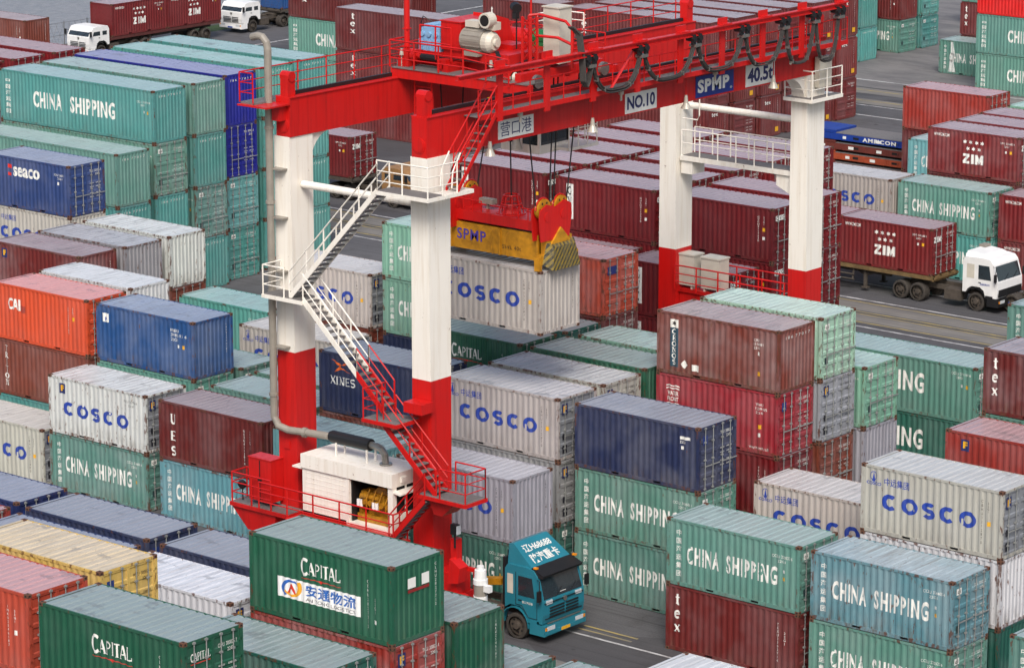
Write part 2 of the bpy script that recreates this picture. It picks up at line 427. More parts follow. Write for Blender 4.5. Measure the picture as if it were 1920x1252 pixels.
@cached
def bar_mesh(L, H, y):
    b = MB(); x = L+.012
    b.cyl((x, y, .07), (x, y, H-.04), .019, n=6)
    for z in (.10, .5, 1.25, 1.95, H-.09): b.box(x-.05, x+.028, y-.05, y+.05, z-.03, z+.03)
    b.box(x, x+.035, y-.02, y+.42, .98, 1.02)
    return b.mesh('locking_bar', [m_bar])
@cached
def casting_mesh(L, H, xs, ys, zs):
    b = MB(); x0 = -.002 if xs == 0 else L-.176; y0 = -.002 if ys == 0 else W-.160; z0 = 0 if zs == 0 else H-.118
    x1, y1, z1 = x0+.178, y0+.162, z0+.118
    b.box(x0, x1, y0, y1, z0, z1)
    cx, cy, cz = (x0+x1)/2, (y0+y1)/2, (z0+z1)/2
    yo = y0-.003 if ys == 0 else y1+.003; xo = x0-.003 if xs == 0 else x1+.003
    o = lambda u, v: [(u*math.cos(2*PI*i/10), v*math.sin(2*PI*i/10)) for i in range(10)]
    b.quad(*[(cx+a, yo, cz+c) for a, c in o(.042, .032)], mi=1); b.quad(*[(xo, cy+a, cz+c) for a, c in o(.038, .03)], mi=1)
    if zs: b.quad(*[(cx+a, cy+c, z1+.003) for a, c in o(.055, .03)], mi=1)
    return b.mesh('corner_casting', [m_cast, m_hole])
def mark_mesh(name, items, L, drape=True, end=False, mat=None, H=H20, worn=0.0, seed=0):
    """items: list of (shape2d, x0, x1, z0, z1). Laid on the corrugated front panel, or on the end wall at x = L"""
    bm = bmesh.new()
    for k, (shape, x0, x1, z0, z1) in enumerate(items):
        vs, fs = fit(shape, x0, x1, z0, z1)
        nv = [bm.verts.new((v[0], -v[2], v[1])) for v in vs]
        for f in fs:
            try: bm.faces.new([nv[i] for i in f])
            except ValueError: pass
    if drape and not end:
        xa = min(v.co.x for v in bm.verts); xb = max(v.co.x for v in bm.verts)
        for x in folds(L):
            if xa < x < xb:
                bmesh.ops.bisect_plane(bm, geom=bm.verts[:]+bm.edges[:]+bm.faces[:], plane_co=(x, 0, 0), plane_no=(1, 0, 0))
        if worn:
            za = min(v.co.z for v in bm.verts); zb = max(v.co.z for v in bm.verts); z = za+.035
            while z < zb:
                bmesh.ops.bisect_plane(bm, geom=bm.verts[:]+bm.edges[:]+bm.faces[:], plane_co=(0, 0, z), plane_no=(0, 0, 1)); z += .045
            p_ = pitch(L); dead = []
            for f in bm.faces:
                q = f.calc_center_median(); u = ((q.x-XA) % p_)/p_
                k_ = noise.noise(Vector((q.x*2.2+seed*9, q.z*3.1, seed)))*.5+noise.noise(Vector((q.x*9+seed, q.z*7, 3)))*.5
                if k_ > (.62-worn*.45 if .2 < u < .55 or u > .72 else .74-worn*.35): dead.append(f)
            bmesh.ops.delete(bm, geom=dead, context='FACES')
        for v in bm.verts: v.co.y += prof(v.co.x, L)-.004
    elif end:
        for v in bm.verts: v.co = Vector((L-.020-v.co.y if not drape else L-.006-v.co.y, v.co.x, v.co.z))
    else:
        for v in bm.verts: v.co.y += .008
    me = bpy.data.meshes.new(name); bm.to_mesh(me); bm.free(); me.materials.append(mat or m_let)
    return me
def MK(key, name, items, L=L20, **k):
    if key not in MC: MC[key] = mark_mesh(name, items() if callable(items) else items, L, **k)
    return MC[key]
WHT = rgb((222, 222, 216)); NVY = rgb((24, 58, 150)); BLK = rgb((24, 22, 26)); YEL = rgb((214, 160, 30)); ORG = rgb((226, 100, 24))
TXT = text2d
def vtext(s, b=.0, ln=1.0): return TXT('\n'.join(s), b, 1.0, ln)
HZ = '中国海运集团'
def star():
    p = [(math.cos(PI/2+i*PI/6)*(1 if i % 2 == 0 else .52), math.sin(PI/2+i*PI/6)*(1 if i % 2 == 0 else .52), 0) for i in range(12)]
    return p+[(0, 0, 0)], [(i, (i+1) % 12, 12) for i in range(12)]
def ringshape(r0=.82): 
    n = 20; vs = [(math.cos(2*PI*i/n)*r, math.sin(2*PI*i/n)*r, 0) for r in (1, r0) for i in range(n)]
    return vs, [(i, (i+1) % n, n+(i+1) % n, n+i) for i in range(n)]
def tri(): return [(0, 0, 0), (1, 0, 0), (.45, 1, 0)], [(0, 1, 2)]
def poly(p): return [(a, b, 0) for a, b in p], [tuple(range(len(p)))]
def num(pre, i):
    r = random.Random(hash(pre) % 1000*0+i*17+len(pre)*3)
    return '%s %06d %d' % (pre, r.randint(200000, 399999), r.randint(0, 9))
def numblock(pre, i, x0, x1, z): return [(TXT(num(pre, i)), x0, x1, z, z+.11), (TXT('22G1'), x0+.25, x0+.6, z-.17, z-.07)]
def letters(style, L, H, i):
    """[(mesh, colour)] for the front panel of one style"""
    v = i % 3; out = []
    sq = lambda x, z, sz=.13: (rect2d(), x, x+sz, z, z+sz*1.3)
    if style == 'cs':
        if L < 7:
            wv = (.25, .6, .8)[v]; out.append((MK('cs_t%d' % v, 'lettering', lambda: [(TXT('CHINA', .032, 1.22), .95, 2.42, .93, 1.64)], worn=wv, seed=v+1), WHT)); out.append((MK('cs_s%d' % v, 'lettering', lambda: [(TXT('SHIPPING', .032, 1.22), 2.74, 5.06, .93, 1.64)], worn=wv, seed=v+4), WHT))
            out.append((MK('cs_c', 'chinese_lettering', lambda: [(vtext(HZ, .015, 1.32), .43, .69, .38, 2.2)]), WHT))
            out.append((MK('cs_n%d' % v, 'number_marking', lambda: numblock('CCLU', v, 4.82, 5.72, 2.0)+[sq(5.3, 1.45, .09)]), WHT))
            out.append((MK('cs_y', 'small_sticker', lambda: [sq(5.3, 1.16, .1)], mat=m_decal), YEL))
        else:
            o_ = 0 if H > 2.7 else .3; out.append((MK('cs4_t%.1f' % H, 'lettering', lambda: [(TXT('CHINA', .032, 1.2), 2.7+o_, 5.0+o_, 1.0, 1.92)], L), WHT)); out.append((MK('cs4_s%.1f' % H, 'lettering', lambda: [(TXT('SHIPPING', .032, 1.2), 5.65+o_, 9.2+o_, 1.0, 1.92)], L), WHT))
            out.append((MK('cs4_c', 'chinese_lettering', lambda: [(vtext(HZ, .015, 1.32), .45, .84, .45, 2.4)], L), WHT))
            out.append((MK('cs4_n', 'number_marking', lambda: numblock('CCLU', 4, 10.9, 11.9, 2.15)+[sq(11.4, 1.6, .1)], L), WHT))
            out.append((MK('cs4_y', 'small_sticker', lambda: [sq(11.65, 1.55)], L, mat=m_decal), YEL))
    elif style == 'csn':
        out.append((MK('csn', 'number_marking', lambda: numblock('CCLU', 9, 4.6, 5.5, 2.0)), WHT))
    elif style == 'cosco':
        out.append((MK('co_t%d' % v, 'lettering', lambda: [(stroke2d('COSCO', .28, .28, False, .38), .9, 4.95, .98, 1.6)], worn=(.1, .35, .5)[v], seed=v+7), NVY))
        out.append((MK('co_c', 'chinese_lettering', lambda: [(TXT('中远集团', .01), 1.0, 2.08, 1.9, 2.2)]), NVY))
        out.append((MK('co_l', 'emblem', lambda: [(ringshape(), .38, .66, 2.02, 2.36), (tri(), .47, .59, 1.98, 2.34), (TXT('COSCO', .03), .22, .85, 1.85, 1.97)]), NVY))
        out.append((MK('co_n', 'number_marking', lambda: [(vtext('CBHU3312870'), 5.16, 5.22, .5, 2.15), (vtext('22G1'), 5.42, 5.48, 1.7, 2.1)]), BLK))
        out.append((MK('co_y', 'small_sticker', lambda: [sq(5.42, 1.2)], mat=m_decal), YEL))
    elif style == 'zim':
        stars = lambda: [(star(), 2.33+.38*k, 2.33+.38*k+.25, 1.85, 2.1) for k in range(4)]+[(star(), 2.52+.38*k, 2.52+.38*k+.25, 1.48, 1.73) for k in range(3)]
        out.append((MK('z_t', 'lettering', lambda: [(stroke2d('ZIM', .27, .27, False, .06), 2.33, 3.7, .72, 1.3)]+stars()), WHT))
        out.append((MK('z_w', 'web_address', lambda: [(TXT('WWW.ZIM.COM', .02), .4, 1.4, 2.12, 2.3)]), WHT))
        out.append((MK('z_n%d' % v, 'number_marking', lambda: numblock('ZIMU', v, 4.75, 5.7, 2.1)+[sq(5.1, 1.6, .1)]), WHT))
        out.append((MK('z_y', 'small_sticker', lambda: [sq(5.4, 1.58)], mat=m_decal), YEL))
    elif style == 'gvc':
        out.append((MK('g_p', 'lettering_panel', lambda: [(rect2d(), .66, 1.08, .55, 2.28)]), WHT))
        if 'g_l' not in MC:
            MK('g_l', 'lettering', lambda: [(stroke2d('GVC', .17, .07, True, .12, True), .74, 1.0, .68, 2.15)])
            for q in MC['g_l'].vertices: q.co.y -= .004
        out.append((MC['g_l'], BLK))
        out.append((MK('g_n', 'number_marking', lambda: [(vtext('GVCU2117530'), 5.17, 5.25, .95, 2.15), (vtext('22G1'), 5.48, 5.55, 1.75, 2.15), (rect2d(), 5.46, 5.58, 1.05, 1.2)]), WHT))
        out.append((MK('g_y', 'small_sticker', lambda: [sq(5.46, 1.45)], mat=m_decal), YEL))
    elif style in ('capital', 'capital2'):
        dz = .09 if style == 'capital2' else 0.0; out.append((MK('ca_t'+style, 'lettering', lambda: [(stroke2d('C', .17, .08, True), 2.2, 2.5, 1.5+dz, 2.1+dz), (stroke2d('APITAL', .18, .09, True, .05), 2.52, 3.88, 1.55+dz, 2.0+dz)]), WHT))
        out.append((MK('ca_u'+style, 'red_underline', lambda: [(poly([(0, .6), (.45, .75), (.5, .1), (.55, .75), (1, .6), (1, .75), (.55, 1), (.45, 1), (0, .75)]), 2.22, 3.9, 1.34+dz, 1.45+dz)]), rgb((196, 40, 30))))
        out.append((MK('ca_n', 'number_marking', lambda: [(vtext('CLHU2827712'), 5.0, 5.08, .45, 2.0), (vtext('22G1'), 5.3, 5.38, .95, 1.45), (rect2d(), 5.3, 5.4, .62, .75)]), WHT))
        if style == 'capital2':
            k = MK('ca_b', 'banner', lambda: [(poly([(0, 0), (1, 0), (1, 1), (0, 1)]), 1.2, 4.72, .72, 1.38)], mat=m_decal)
            for q in k.vertices:
                if 'done' not in k: q.co.y -= .001
            k['done'] = 1; out.append((k, rgb((226, 226, 224))))
            def lift(key, items, dy=.006):
                if key not in MC:
                    MK(key, 'banner_lettering' if key != 'ca_o' else 'banner_emblem', items, mat=m_decal)
                    for q in MC[key].vertices: q.co.y -= dy
                return MC[key]
            out.append((lift('ca_z', lambda: [(TXT('安通物流', .02), 2.42, 4.55, .93, 1.32)]), rgb((34, 92, 168))))
            out.append((lift('ca_e', lambda: [(TXT('AN TONG LOGISTICS'), 2.42, 4.5, .77, .88)]), rgb((40, 44, 60))))
            out.append((lift('ca_o', lambda: [(poly(arc(0, 0, 1, 1, 40, 230, 14)+arc(.1, 0, .72, .78, 230, 40, 14)), 1.36, 2.1, .79, 1.33)]), rgb((40, 96, 176))))
            out.append((lift('ca_q', lambda: [(poly(arc(0, 0, 1, 1, 215, 395, 14)+arc(-.1, 0, .72, .78, 395, 215, 14)), 1.5, 2.24, .79, 1.33)], .008), rgb((226, 160, 40))))
            out.append((lift('ca_r', lambda: [(poly([(0, 0), (.45, 1), (.62, 1), (1, 0), (.8, 0), (.6, .45), (.45, .45), (.25, 0)]), 1.62, 1.98, .89, 1.21)], .009), rgb((200, 50, 30))))
    elif style == 'tex':
        if L < 7: out.append((MK('tx_t', 'lettering', lambda: [(stroke2d('tex', .2, .1, True, .12, True), .38, .66, .75, 2.25)]), WHT))
        else: out.append((MK('tx4_t', 'lettering', lambda: [(stroke2d('tex', .2, .1, True, .12, True), 1.35, 1.85, 1.2, 2.6)], L), WHT))
        out.append((MK('tx_n%d' % (L > 7), 'number_marking', lambda: [(vtext('TEXU3302714'), L-.95, L-.87, .6, 2.1), (vtext('22G1'), L-.65, L-.57, 1.3, 1.8)], L), WHT))
    elif style == 'triton': out.append((MK('tri', 'lettering', lambda: [(stroke2d('TRITON', .18, .08, True, .1, True), .5, .78, .42, 2.3)]), WHT))
    elif style == 'ues':
        out.append((MK('ues', 'lettering', lambda: [(stroke2d('U', .2, .1), .68, .98, 1.62, 2.08), (stroke2d('E', .2, .1), .7, .98, .92, 1.34), (stroke2d('S', .2, .1), .7, .98, .25, .68)]), WHT))
        out.append((MK('uesn', 'number_marking', lambda: [(vtext('UESU4112870'), 4.95, 5.03, .6, 2.1), (vtext('22G1'), 5.3, 5.38, 1.3, 2.1)]), WHT))
    elif style == 'cai':
        out.append((MK('cai', 'lettering', lambda: [(stroke2d('C', .22, .22, False), .85, 1.18, 1.45, 1.97), (stroke2d('A', .22, .22, False), 1.15, 1.52, 1.45, 1.97), (stroke2d('I', .22, .22, False), 1.55, 1.65, 1.45, 1.97)]), WHT))
        out.append((MK('cai2', 'colour_patch', lambda: [(rect2d(), 1.68, 1.98, 1.38, 1.7)]), rgb((150, 52, 40))))
        out.append((MK('cain', 'number_marking', lambda: [(vtext('CAIU2740182'), 4.8, 4.87, .9, 2.1), (vtext('22G1'), 5.1, 5.17, 1.75, 2.1)]), WHT))
        out.append((MK('caiy', 'small_sticker', lambda: [sq(5.08, 1.5)], mat=m_decal), YEL))
    elif style == 'cronos':
        out.append((MK('cr_p', 'lettering_panel', lambda: [(rect2d(), .66, 1.06, .34, 1.95)]), rgb((30, 66, 84))))
        out.append((MK('cr_w', 'emblem', lambda: [(rect2d(), .66, 1.06, 1.96, 2.3)]), WHT))
        if 'cr_l' not in MC:
            MK('cr_l', 'lettering', lambda: [(stroke2d('CRONOS', .17, .08, True, .1, True), .75, .97, .42, 1.9)])
            MK('cr_e', 'emblem', lambda: [(star(), .76, .96, 2.03, 2.24)])
            for q in list(MC['cr_l'].vertices)+list(MC['cr_e'].vertices): q.co.y -= .004
        out += [(MC['cr_l'], WHT), (MC['cr_e'], BLK)]
        out.append((MK('cr_n', 'number_marking', lambda: [(TXT('CRX'), 4.82, 5.1, 2.02, 2.12), (TXT('1216981'), 4.82, 5.25, 1.86, 1.96), (TXT('2210'), 4.82, 5.1, 1.7, 1.8), (rect2d(), 5.0, 5.1, 1.45, 1.6)]), WHT))
        out.append((MK('cr_d', 'paper_label', lambda: [(poly([(.5, 0), (1, .5), (.5, 1), (0, .5)]), 1.2, 1.55, .32, .68), (rect2d(), 1.75, 2.1, .3, .56)], mat=m_decal), WHT))
        out.append((MK('cr_y', 'small_sticker', lambda: [sq(5.0, .62)], mat=m_decal), YEL))
    elif style == 'wf':
        out.append((MK('wf', 'lettering', lambda: [(TXT('WATER', .02), .55, 1.1, 1.72, 1.9), (TXT('FRONT', .02), .55, 1.1, 1.48, 1.66)]+[(poly([(0, .2), (.25, .6), (.5, .2), (.75, .6), (1, .2), (1, .6), (.75, 1), (.5, .6), (.25, 1), (0, .6)]), .5, 1.15, z, z+.1) for z in (1.33, 1.22, 1.96, 2.07)]), WHT))
        out.append((MK('wfn', 'number_marking', lambda: [(TXT('WFHU'), 4.95, 5.3, 1.98, 2.1), (TXT('1239165'), 4.95, 5.5, 1.82, 1.93), (TXT('2210'), 4.95, 5.3, 1.66, 1.76), (rect2d(), 5.1, 5.2, .72, .88), (TXT('WWW.WFL.US'), 4.65, 5.6, .2, .3)]), WHT))
        out.append((MK('wfy', 'small_sticker', lambda: [sq(5.1, 1.05)], mat=m_decal), YEL))
    elif style == 'xines':
        out.append((MK('xi', 'lettering', lambda: [(stroke2d('XINES', .17, .08, True, .08), .6, 2.0, 1.22, 1.6)]), WHT))
        out.append((MK('xo', 'emblem', lambda: [(poly([(0, 1), (.55, .62), (.9, .85), (1, 1), (.82, .98), (.58, .75), (.42, .5), (.75, .22), (1, .05), (.5, .32), (.1, .0), (.38, .5)]), .7, 1.85, 1.74, 2.3)]), ORG))
        out.append((MK('xn', 'number_marking', lambda: [(vtext('XINU1172044'), 5.3, 5.38, .7, 2.2)]), WHT))
    elif style == 'seaco':
        out.append((MK('se', 'lettering', lambda: [(TXT('seaco', .028), 1.95, 3.9, 1.62, 2.12)]), WHT))
        out.append((MK('ser', 'emblem', lambda: [(rect2d(), 1.6, 1.88, 2.0, 2.2), (rect2d(), 1.6, 1.85, 1.62, 1.78)]), rgb((210, 40, 30))))
        out.append((MK('sen', 'number_marking', lambda: numblock('SCZU', 1, 4.95, 5.7, 2.0)+[(rect2d(), 5.2, 5.3, 1.55, 1.7)]), WHT))
    elif style == 'florens':
        out.append((MK('fl', 'emblem', lambda: [(rect2d(), .7, 1.05, 1.85, 2.3)], mat=m_decal), rgb((28, 42, 96))))
        if 'fl2' not in MC:
            MK('fl2', 'emblem_letter', lambda: [(TXT('F', .05), .78, .98, 1.95, 2.22)], mat=m_decal)
            for q in MC['fl2'].vertices: q.co.y -= .004
        out.append((MC['fl2'], YEL))
        if i % 2: out.append((MK('fln', 'number_marking', lambda: [(TXT('FSCU 305418'), 4.3, 5.1, 2.0, 2.1)]), WHT))
    elif style == 'floco':       # worn grey-white one with emblem and large blue letters
        out += letters('florens', L, H, 0)
        out.append((MK('fc_t', 'lettering', lambda: [(stroke2d('COSCO', .28, .28, False, .38), .9, 4.95, .9, 1.52)], worn=.5, seed=3), NVY))
        out.append((MK('fc_n', 'number_marking', lambda: numblock('FSCU', 5, 4.7, 5.5, 2.1)), BLK))
    elif style == 'blue':
        out.append((MK('bl', 'paper_label', lambda: [(rect2d(), .42, .78, 1.8, 2.2)], mat=m_decal), WHT))
        if 'bl2' not in MC:
            MK('bl2', 'label_letter', lambda: [(TXT('P', .05), .54, .68, 1.84, 2.02)])
            for q in MC['bl2'].vertices: q.co.y -= .004
        out.append((MC['bl2'], NVY))
        out.append((MK('bln', 'number_marking', lambda: [(TXT('INBU'), 4.65, 5.15, 2.0, 2.13), (TXT('378515 6'), 4.65, 5.6, 1.8, 1.93), (TXT('22G1'), 4.65, 5.1, 1.6, 1.73), (rect2d(), 5.05, 5.17, 1.32, 1.46)]), WHT))
        out.append((MK('bly', 'small_sticker', lambda: [sq(5.35, 1.3)], mat=m_decal), YEL))
    elif style == 'redlet': out.append((MK('rl', 'lettering', lambda: [(TXT('uss', .05), 2.7, 4.6, 1.35, 2.1)]), rgb((196, 40, 40))))
    elif style == 'num':
        out.append((MK('nu%d' % v, 'number_marking', lambda: [(vtext(('TRLU2214530', 'GESU3008215', 'INKU2546187')[v]), 5.1, 5.17, .8, 2.1), (vtext('22G1'), 5.4, 5.47, 1.6, 2.0), (rect2d(), 5.4, 5.5, 1.2, 1.35)]), WHT))
    elif style == 'navynum':
        out.append((MK('nn', 'number_marking', lambda: [(rect2d(), 5.15, 5.65, 2.02, 2.14), (TXT('22G1'), 5.15, 5.4, 1.86, 1.97), (rect2d(), 5.2, 5.32, 1.62, 1.75)]), WHT))
    elif style == 'stain': out = letters('cs', L, H, i)+[(MK('stn', 'bird_lime_stain', lambda: [(poly([(.2, 0), (.9, .0), (.7, .3), (.8, .6), (.62, 1), (.4, 1), (.42, .5), (.3, .3)]), .85, 1.5, .17, 2.47)]), rgb((205, 210, 205)))]
    return out
def endmarks(style, end, L, H, i):
    out = []; z = H-H20
    if end == 'C':
        if style in ('cs', 'stain', 'csn', 'tealend', 'cronos', 'bluetop'):
            out.append((MK('e_cs%.1f%d' % (H, L > 7), 'number_marking', lambda: [(TXT('I 8 6  7 7 0 1 7'), .45, 2.1, H-.42, H-.30)], L, end=True), WHT))
        elif style == 'cosco': out.append((MK('e_co', 'number_marking', lambda: [(vtext('CBHU3312870'), 1.98, 2.04, .8, 2.2)], L, end=True), BLK))
        elif style == 'tex' and L > 7:
            out.append((MK('e_tx', 'lettering', lambda: [(stroke2d('tex', .2, .12, True, .05), .5, 1.2, H-.62, H-.36)], L, end=True), WHT))
            out.append((MK('e_ty', 'small_sticker', lambda: [(rect2d(), 1.75, 2.12, .3, .62)], L, end=True, mat=m_decal), YEL))
            out.append((MK('e_tn', 'number_marking', lambda: [(vtext('TEXU3302714'), 1.98, 2.04, 1.0, H-.3)], L, end=True), WHT))
        elif style == 'capital2':
            out.append((MK('e_c2', 'paper_label', lambda: [(rect2d(), .75, 1.12, 1.72, 2.05), (rect2d(), 1.4, 1.75, 1.72, 2.08)], L, end=True, mat=m_decal), WHT))
            out.append((MK('e_c3', 'red_stripe', lambda: [(rect2d(), .75, 1.75, 1.58, 1.68)], L, end=True, mat=m_decal), rgb((130, 30, 30))))
            out.append((MK('e_c4', 'number_marking', lambda: [(vtext('CLHU2827712'), 2.02, 2.1, .9, 2.3)], L, end=True), WHT))
        else: out.append((MK('e_g%d' % (L > 7), 'number_marking', lambda: [(vtext('INKU2546187'), 2.0, 2.06, .9, 2.2)], L, end=True), WHT))
        return out
    c = BLK if style in ('white', 'cosco', 'yellow', 'grey', 'floco') else WHT
    pre = {'cs': 'CCLU', 'cosco': 'CBHU', 'zim': 'ZIMU', 'gvc': 'GVCU', 'capital': 'CLHU', 'twlu': 'TWLU', 'yellow': 'MSCU'}.get(style, 'TRLU')
    out.append((MK('d_%s%.1f%d' % (pre+('k' if c == BLK else ''), H, L > 7), 'number_marking', lambda: [(TXT(pre), 1.42, 1.68, H-.5, H-.38), (TXT('300026 %d' % len(style)), 1.75, 2.2, H-.5, H-.38), (TXT('22G1'), 1.8, 2.08, H-.68, H-.57)]
        + [(TXT('MAX.GROSS'), 1.42, 1.68, zz, zz+.06) for zz in (1.5, 1.32, 1.0, .82)]+[(TXT('30480 KGS'), 1.82, 2.16, zz, zz+.06) for zz in (1.5, 1.32, 1.0, .82)], L, drape=False, end=True), c))
    if style in ('cs', 'stain', 'csn'):
        k = 'd_cbi%.1f%d' % (H, L > 7)
        out.append((MK(k, 'plate', lambda: [(rect2d(), .28, .6, H-.56, H-.32)], L, drape=False, end=True, mat=m_decal), WHT))
        if k+'l' not in MC:
            MK(k+'l', 'plate_lettering', lambda: [(TXT('cbi', .03), .34, .54, H-.51, H-.37)], L, drape=False, end=True)
            for q in MC[k+'l'].vertices: q.co.x += .004
        out.append((MC[k+'l'], BLK))
        out.append((MK('d_dk%.1f%d' % (H, L > 7), 'consolidated_plate', lambda: [(rect2d(), .3, .55, .62, .9)], L, drape=False, end=True, mat=m_decal), rgb((40, 60, 62))))
    elif style in ('cosco', 'floco', 'twlu', 'grey'):
        out.append((MK('d_f', 'emblem', lambda: [(rect2d(), .27, .62, H-.72, H-.28)], L, drape=False, end=True, mat=m_decal), rgb((24, 38, 90))))
        if 'd_f2' not in MC:
            MK('d_f2', 'emblem_letter', lambda: [(TXT('F', .05), .35, .55, H-.64, H-.36)], L, drape=False, end=True)
            for q in MC['d_f2'].vertices: q.co.x += .004
        out.append((MC['d_f2'], YEL))
        out.append((MK('d_fp', 'consolidated_plate', lambda: [(rect2d(), .3, .58, .3, .62), (rect2d(), .3, .5, .85, 1.1)], L, drape=False, end=True, mat=m_decal), rgb((28, 30, 40))))
    elif style == 'zim': out.append((MK('d_z', 'lettering', lambda: [(stroke2d('ZIM', .27, .27, False, .06), .22, .95, H-.82, H-.48)], L, drape=False, end=True), WHT))
    elif style == 'gvc':
        out.append((MK('d_g', 'lettering_panel', lambda: [(rect2d(), .25, 1.0, H-.62, H-.38)], L, drape=False, end=True, mat=m_decal), WHT))
        if 'd_g2' not in MC:
            MK('d_g2', 'lettering', lambda: [(stroke2d('GVC', .17, .08, True, .3), .3, .95, H-.59, H-.41)], L, drape=False, end=True)
            for q in MC['d_g2'].vertices: q.co.x += .004
        out.append((MC['d_g2'], BLK))
    elif style == 'capital':
        out.append((MK('d_c', 'lettering', lambda: [(stroke2d('CAPITAL', .18, .09, True, .05), .3, 1.1, H-.66, H-.4)], L, drape=False, end=True), WHT))
        out.append((MK('d_cu', 'red_underline', lambda: [(rect2d(), .3, 1.1, H-.75, H-.72)], L, drape=False, end=True), rgb((196, 40, 30))))
    elif style in ('wf', 'orangedoor', 'yellow', 'navynum'):
        out.append((MK('d_o%s' % style, 'paper_label', lambda: [(rect2d(), .3, .6 if style != 'orangedoor' else 1.0, H-.75, H-.38)], L, drape=False, end=True, mat=m_decal), rgb((28, 50, 112))))
    return out

COLS = dict(cs=(86, 132, 120), csb=(88, 136, 144), csd=(40, 92, 80), csp=(118, 164, 142), cpb=(22, 82, 60), gvc=(106, 14, 20), zim=(110, 26, 28), tex=(98, 34, 34), mar=(94, 26, 24),
    brn=(112, 54, 40), org=(208, 76, 38), org2=(172, 68, 46), crn=(108, 46, 36), wfr=(150, 34, 46), nvy=(28, 38, 70), nv2=(30, 44, 90), blu=(22, 72, 128), bl2=(22, 30, 132), cos=(168, 164, 157), gry=(128, 128, 130),
    wht=(194, 196, 196), yel=(196, 164, 88), tea=(76, 140, 134), tdl=(92, 134, 124), tcy=(100, 158, 160), pal=(150, 186, 164), dgr=(24, 78, 68), rd2=(142, 42, 32), sea=(36, 58, 104), gr2=(150, 152, 160), brt=(206, 26, 24))
CNAME = dict(cs='teal', csb='blue-teal', csd='dark teal', csp='pale green', cpb='bottle green', gvc='dark red', zim='dark red', tex='maroon', mar='maroon', brn='brown', org='orange', org2='rusty orange', crn='brown-red', wfr='pink-red',
    nvy='navy', nv2='navy', blu='blue', bl2='royal blue', cos='light grey', gry='grey', wht='white', yel='yellow', tea='teal', tdl='dull teal', tcy='light teal', pal='pale green', dgr='dark green', rd2='orange-red', sea='navy', gr2='grey', brt='bright red')
cnt = 0
def container(x, y, z, color, style, end, label, L=L20, H=H20, wear=.35, group='shipping containers stacked in the yard', full=True, rz=0.0):
    """one shipping container: the frame mesh is the thing; panels, roof, doors, castings and markings are its parts"""
    global cnt; cnt += 1
    r = random.Random(cnt)
    c = COLS[color]; f = r.uniform(.93, 1.07); c = tuple(min(255, k*f*r.uniform(.985, 1.015)) for k in c)
    oc = rgb(c, wear)
    o = inst('shipping_container', frame_mesh(L, H), None, oc); o.location = (x, y, z); o.rotation_euler = (0, 0, rz)
    tag(o, label, 'shipping container', group)
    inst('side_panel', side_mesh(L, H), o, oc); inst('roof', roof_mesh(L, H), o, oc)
    if end == 'C': inst('end_panel', endcorr_mesh(L, H), o, oc)
    else:
        for k in (0, 1):
            d = inst('door', door_mesh(L, H, k), o, rgb((122, 126, 132), wear) if style in ('cosco', 'floco') else oc)
            if full:
                for yy in ((.42, .92) if k == 0 else (1.52, 2.02)): inst('locking_bar', bar_mesh(L, H, yy), d, oc)
    if full:
        for a in (0, 1):
            for b_ in (0, 1):
                for d in (0, 1): inst('corner_casting', casting_mesh(L, H, a, b_, d), o, oc)
    for me, mc in letters(style, L, H, cnt)+endmarks(style, end, L, H, cnt):
        inst(me.name.split('.')[0], me, o, mc)
    return o
LEV = ['on the ground', 'second from the ground', 'third from the ground', 'fourth from the ground']
def stack(x, y, key, *cs, L=L20, H=H20, full=True):
    """cs from the ground up: (colour, style, end, wear, label). label None: hidden below others, labelled from the key of the stack"""
    for k, c in enumerate(cs):
        if c is None: continue
        color, style, end, wear, label = c
        if label is None: label = '%s container %s beneath %s' % (CNAME[color], LEV[k], key)
        j = random.Random(x*7+y*3+k)
        container(x+(j.uniform(-.02, .02) if k < len(cs)-1 else 0), y+(j.uniform(-.02, .02) if k < len(cs)-1 else 0), k*H, color, style, end, label, L, H, wear, full=full)

# ---------------------------------------------------------------- the setting
def sheet(name, x0, x1, y0, y1, z, mat):
    o = MB().quad((x0, y0, z), (x1, y0, z), (x1, y1, z), (x0, y1, z)).build(name, mat); o['kind'] = 'structure'; return o
sheet('ground', -199, 60, 20, 420, 0, m_ground)
sheet('harbour_water', -2600, -199.5, -600, 2600, -2.2, m_water)
q = MB().box(-199.6, -199, 20, 420, -3, .25).build('quay_edge', m_conc); q['kind'] = 'structure'
sheet('far_ground', 60, 900, 20, 900, -.02, m_ground); sheet('ground', -199, 60, 420, 900, -.01, m_ground)
# concrete wheel lanes of the yard cranes and their painted lines
for y0, y1 in ((148.0, 149.5), (145.95, 147.2), (202.4, 204.2), (206.2, 208.2), (86.2, 87.8), (91.6, 93.4), (116.4, 118.2)):
    sheet('crane_lane', -190, 40, y0, y1, .004, m_conc)
for y, wd, m in ((150.2, .16, m_linew), (149.65, .2, m_liney), (147.75, .2, m_liney), (145.75, .2, m_liney), (147.3, .16, m_liney), (144.9, .16, m_linew), (153.6, .16, m_linew),
                 (211.3, .25, m_linew), (207.4, .3, m_liney), (203.6, .3, m_liney), (201.9, .2, m_linew), (198.4, .2, m_linew), (96.3, .13, m_linew)):
    sheet('road_line', -185, 30, y-wd/2, y+wd/2, .008, m)
for x0, y0 in ((-77.2, 96.75), (-77.2, 97.15)): sheet('road_line', x0, x0+2.6, y0, y0+.12, .009, m_liney)
sheet('road_line', -188.6, -188.35, 150, 300, .008, m_linew)
sheet('yard_paving', -185, 40, 208.6, 330, .003, worn('dusty_paving', (116, 113, 112), (92, 90, 91)))
sheet('grass_verge', -198.6, -196.2, 196, 214, .006, m_grass)

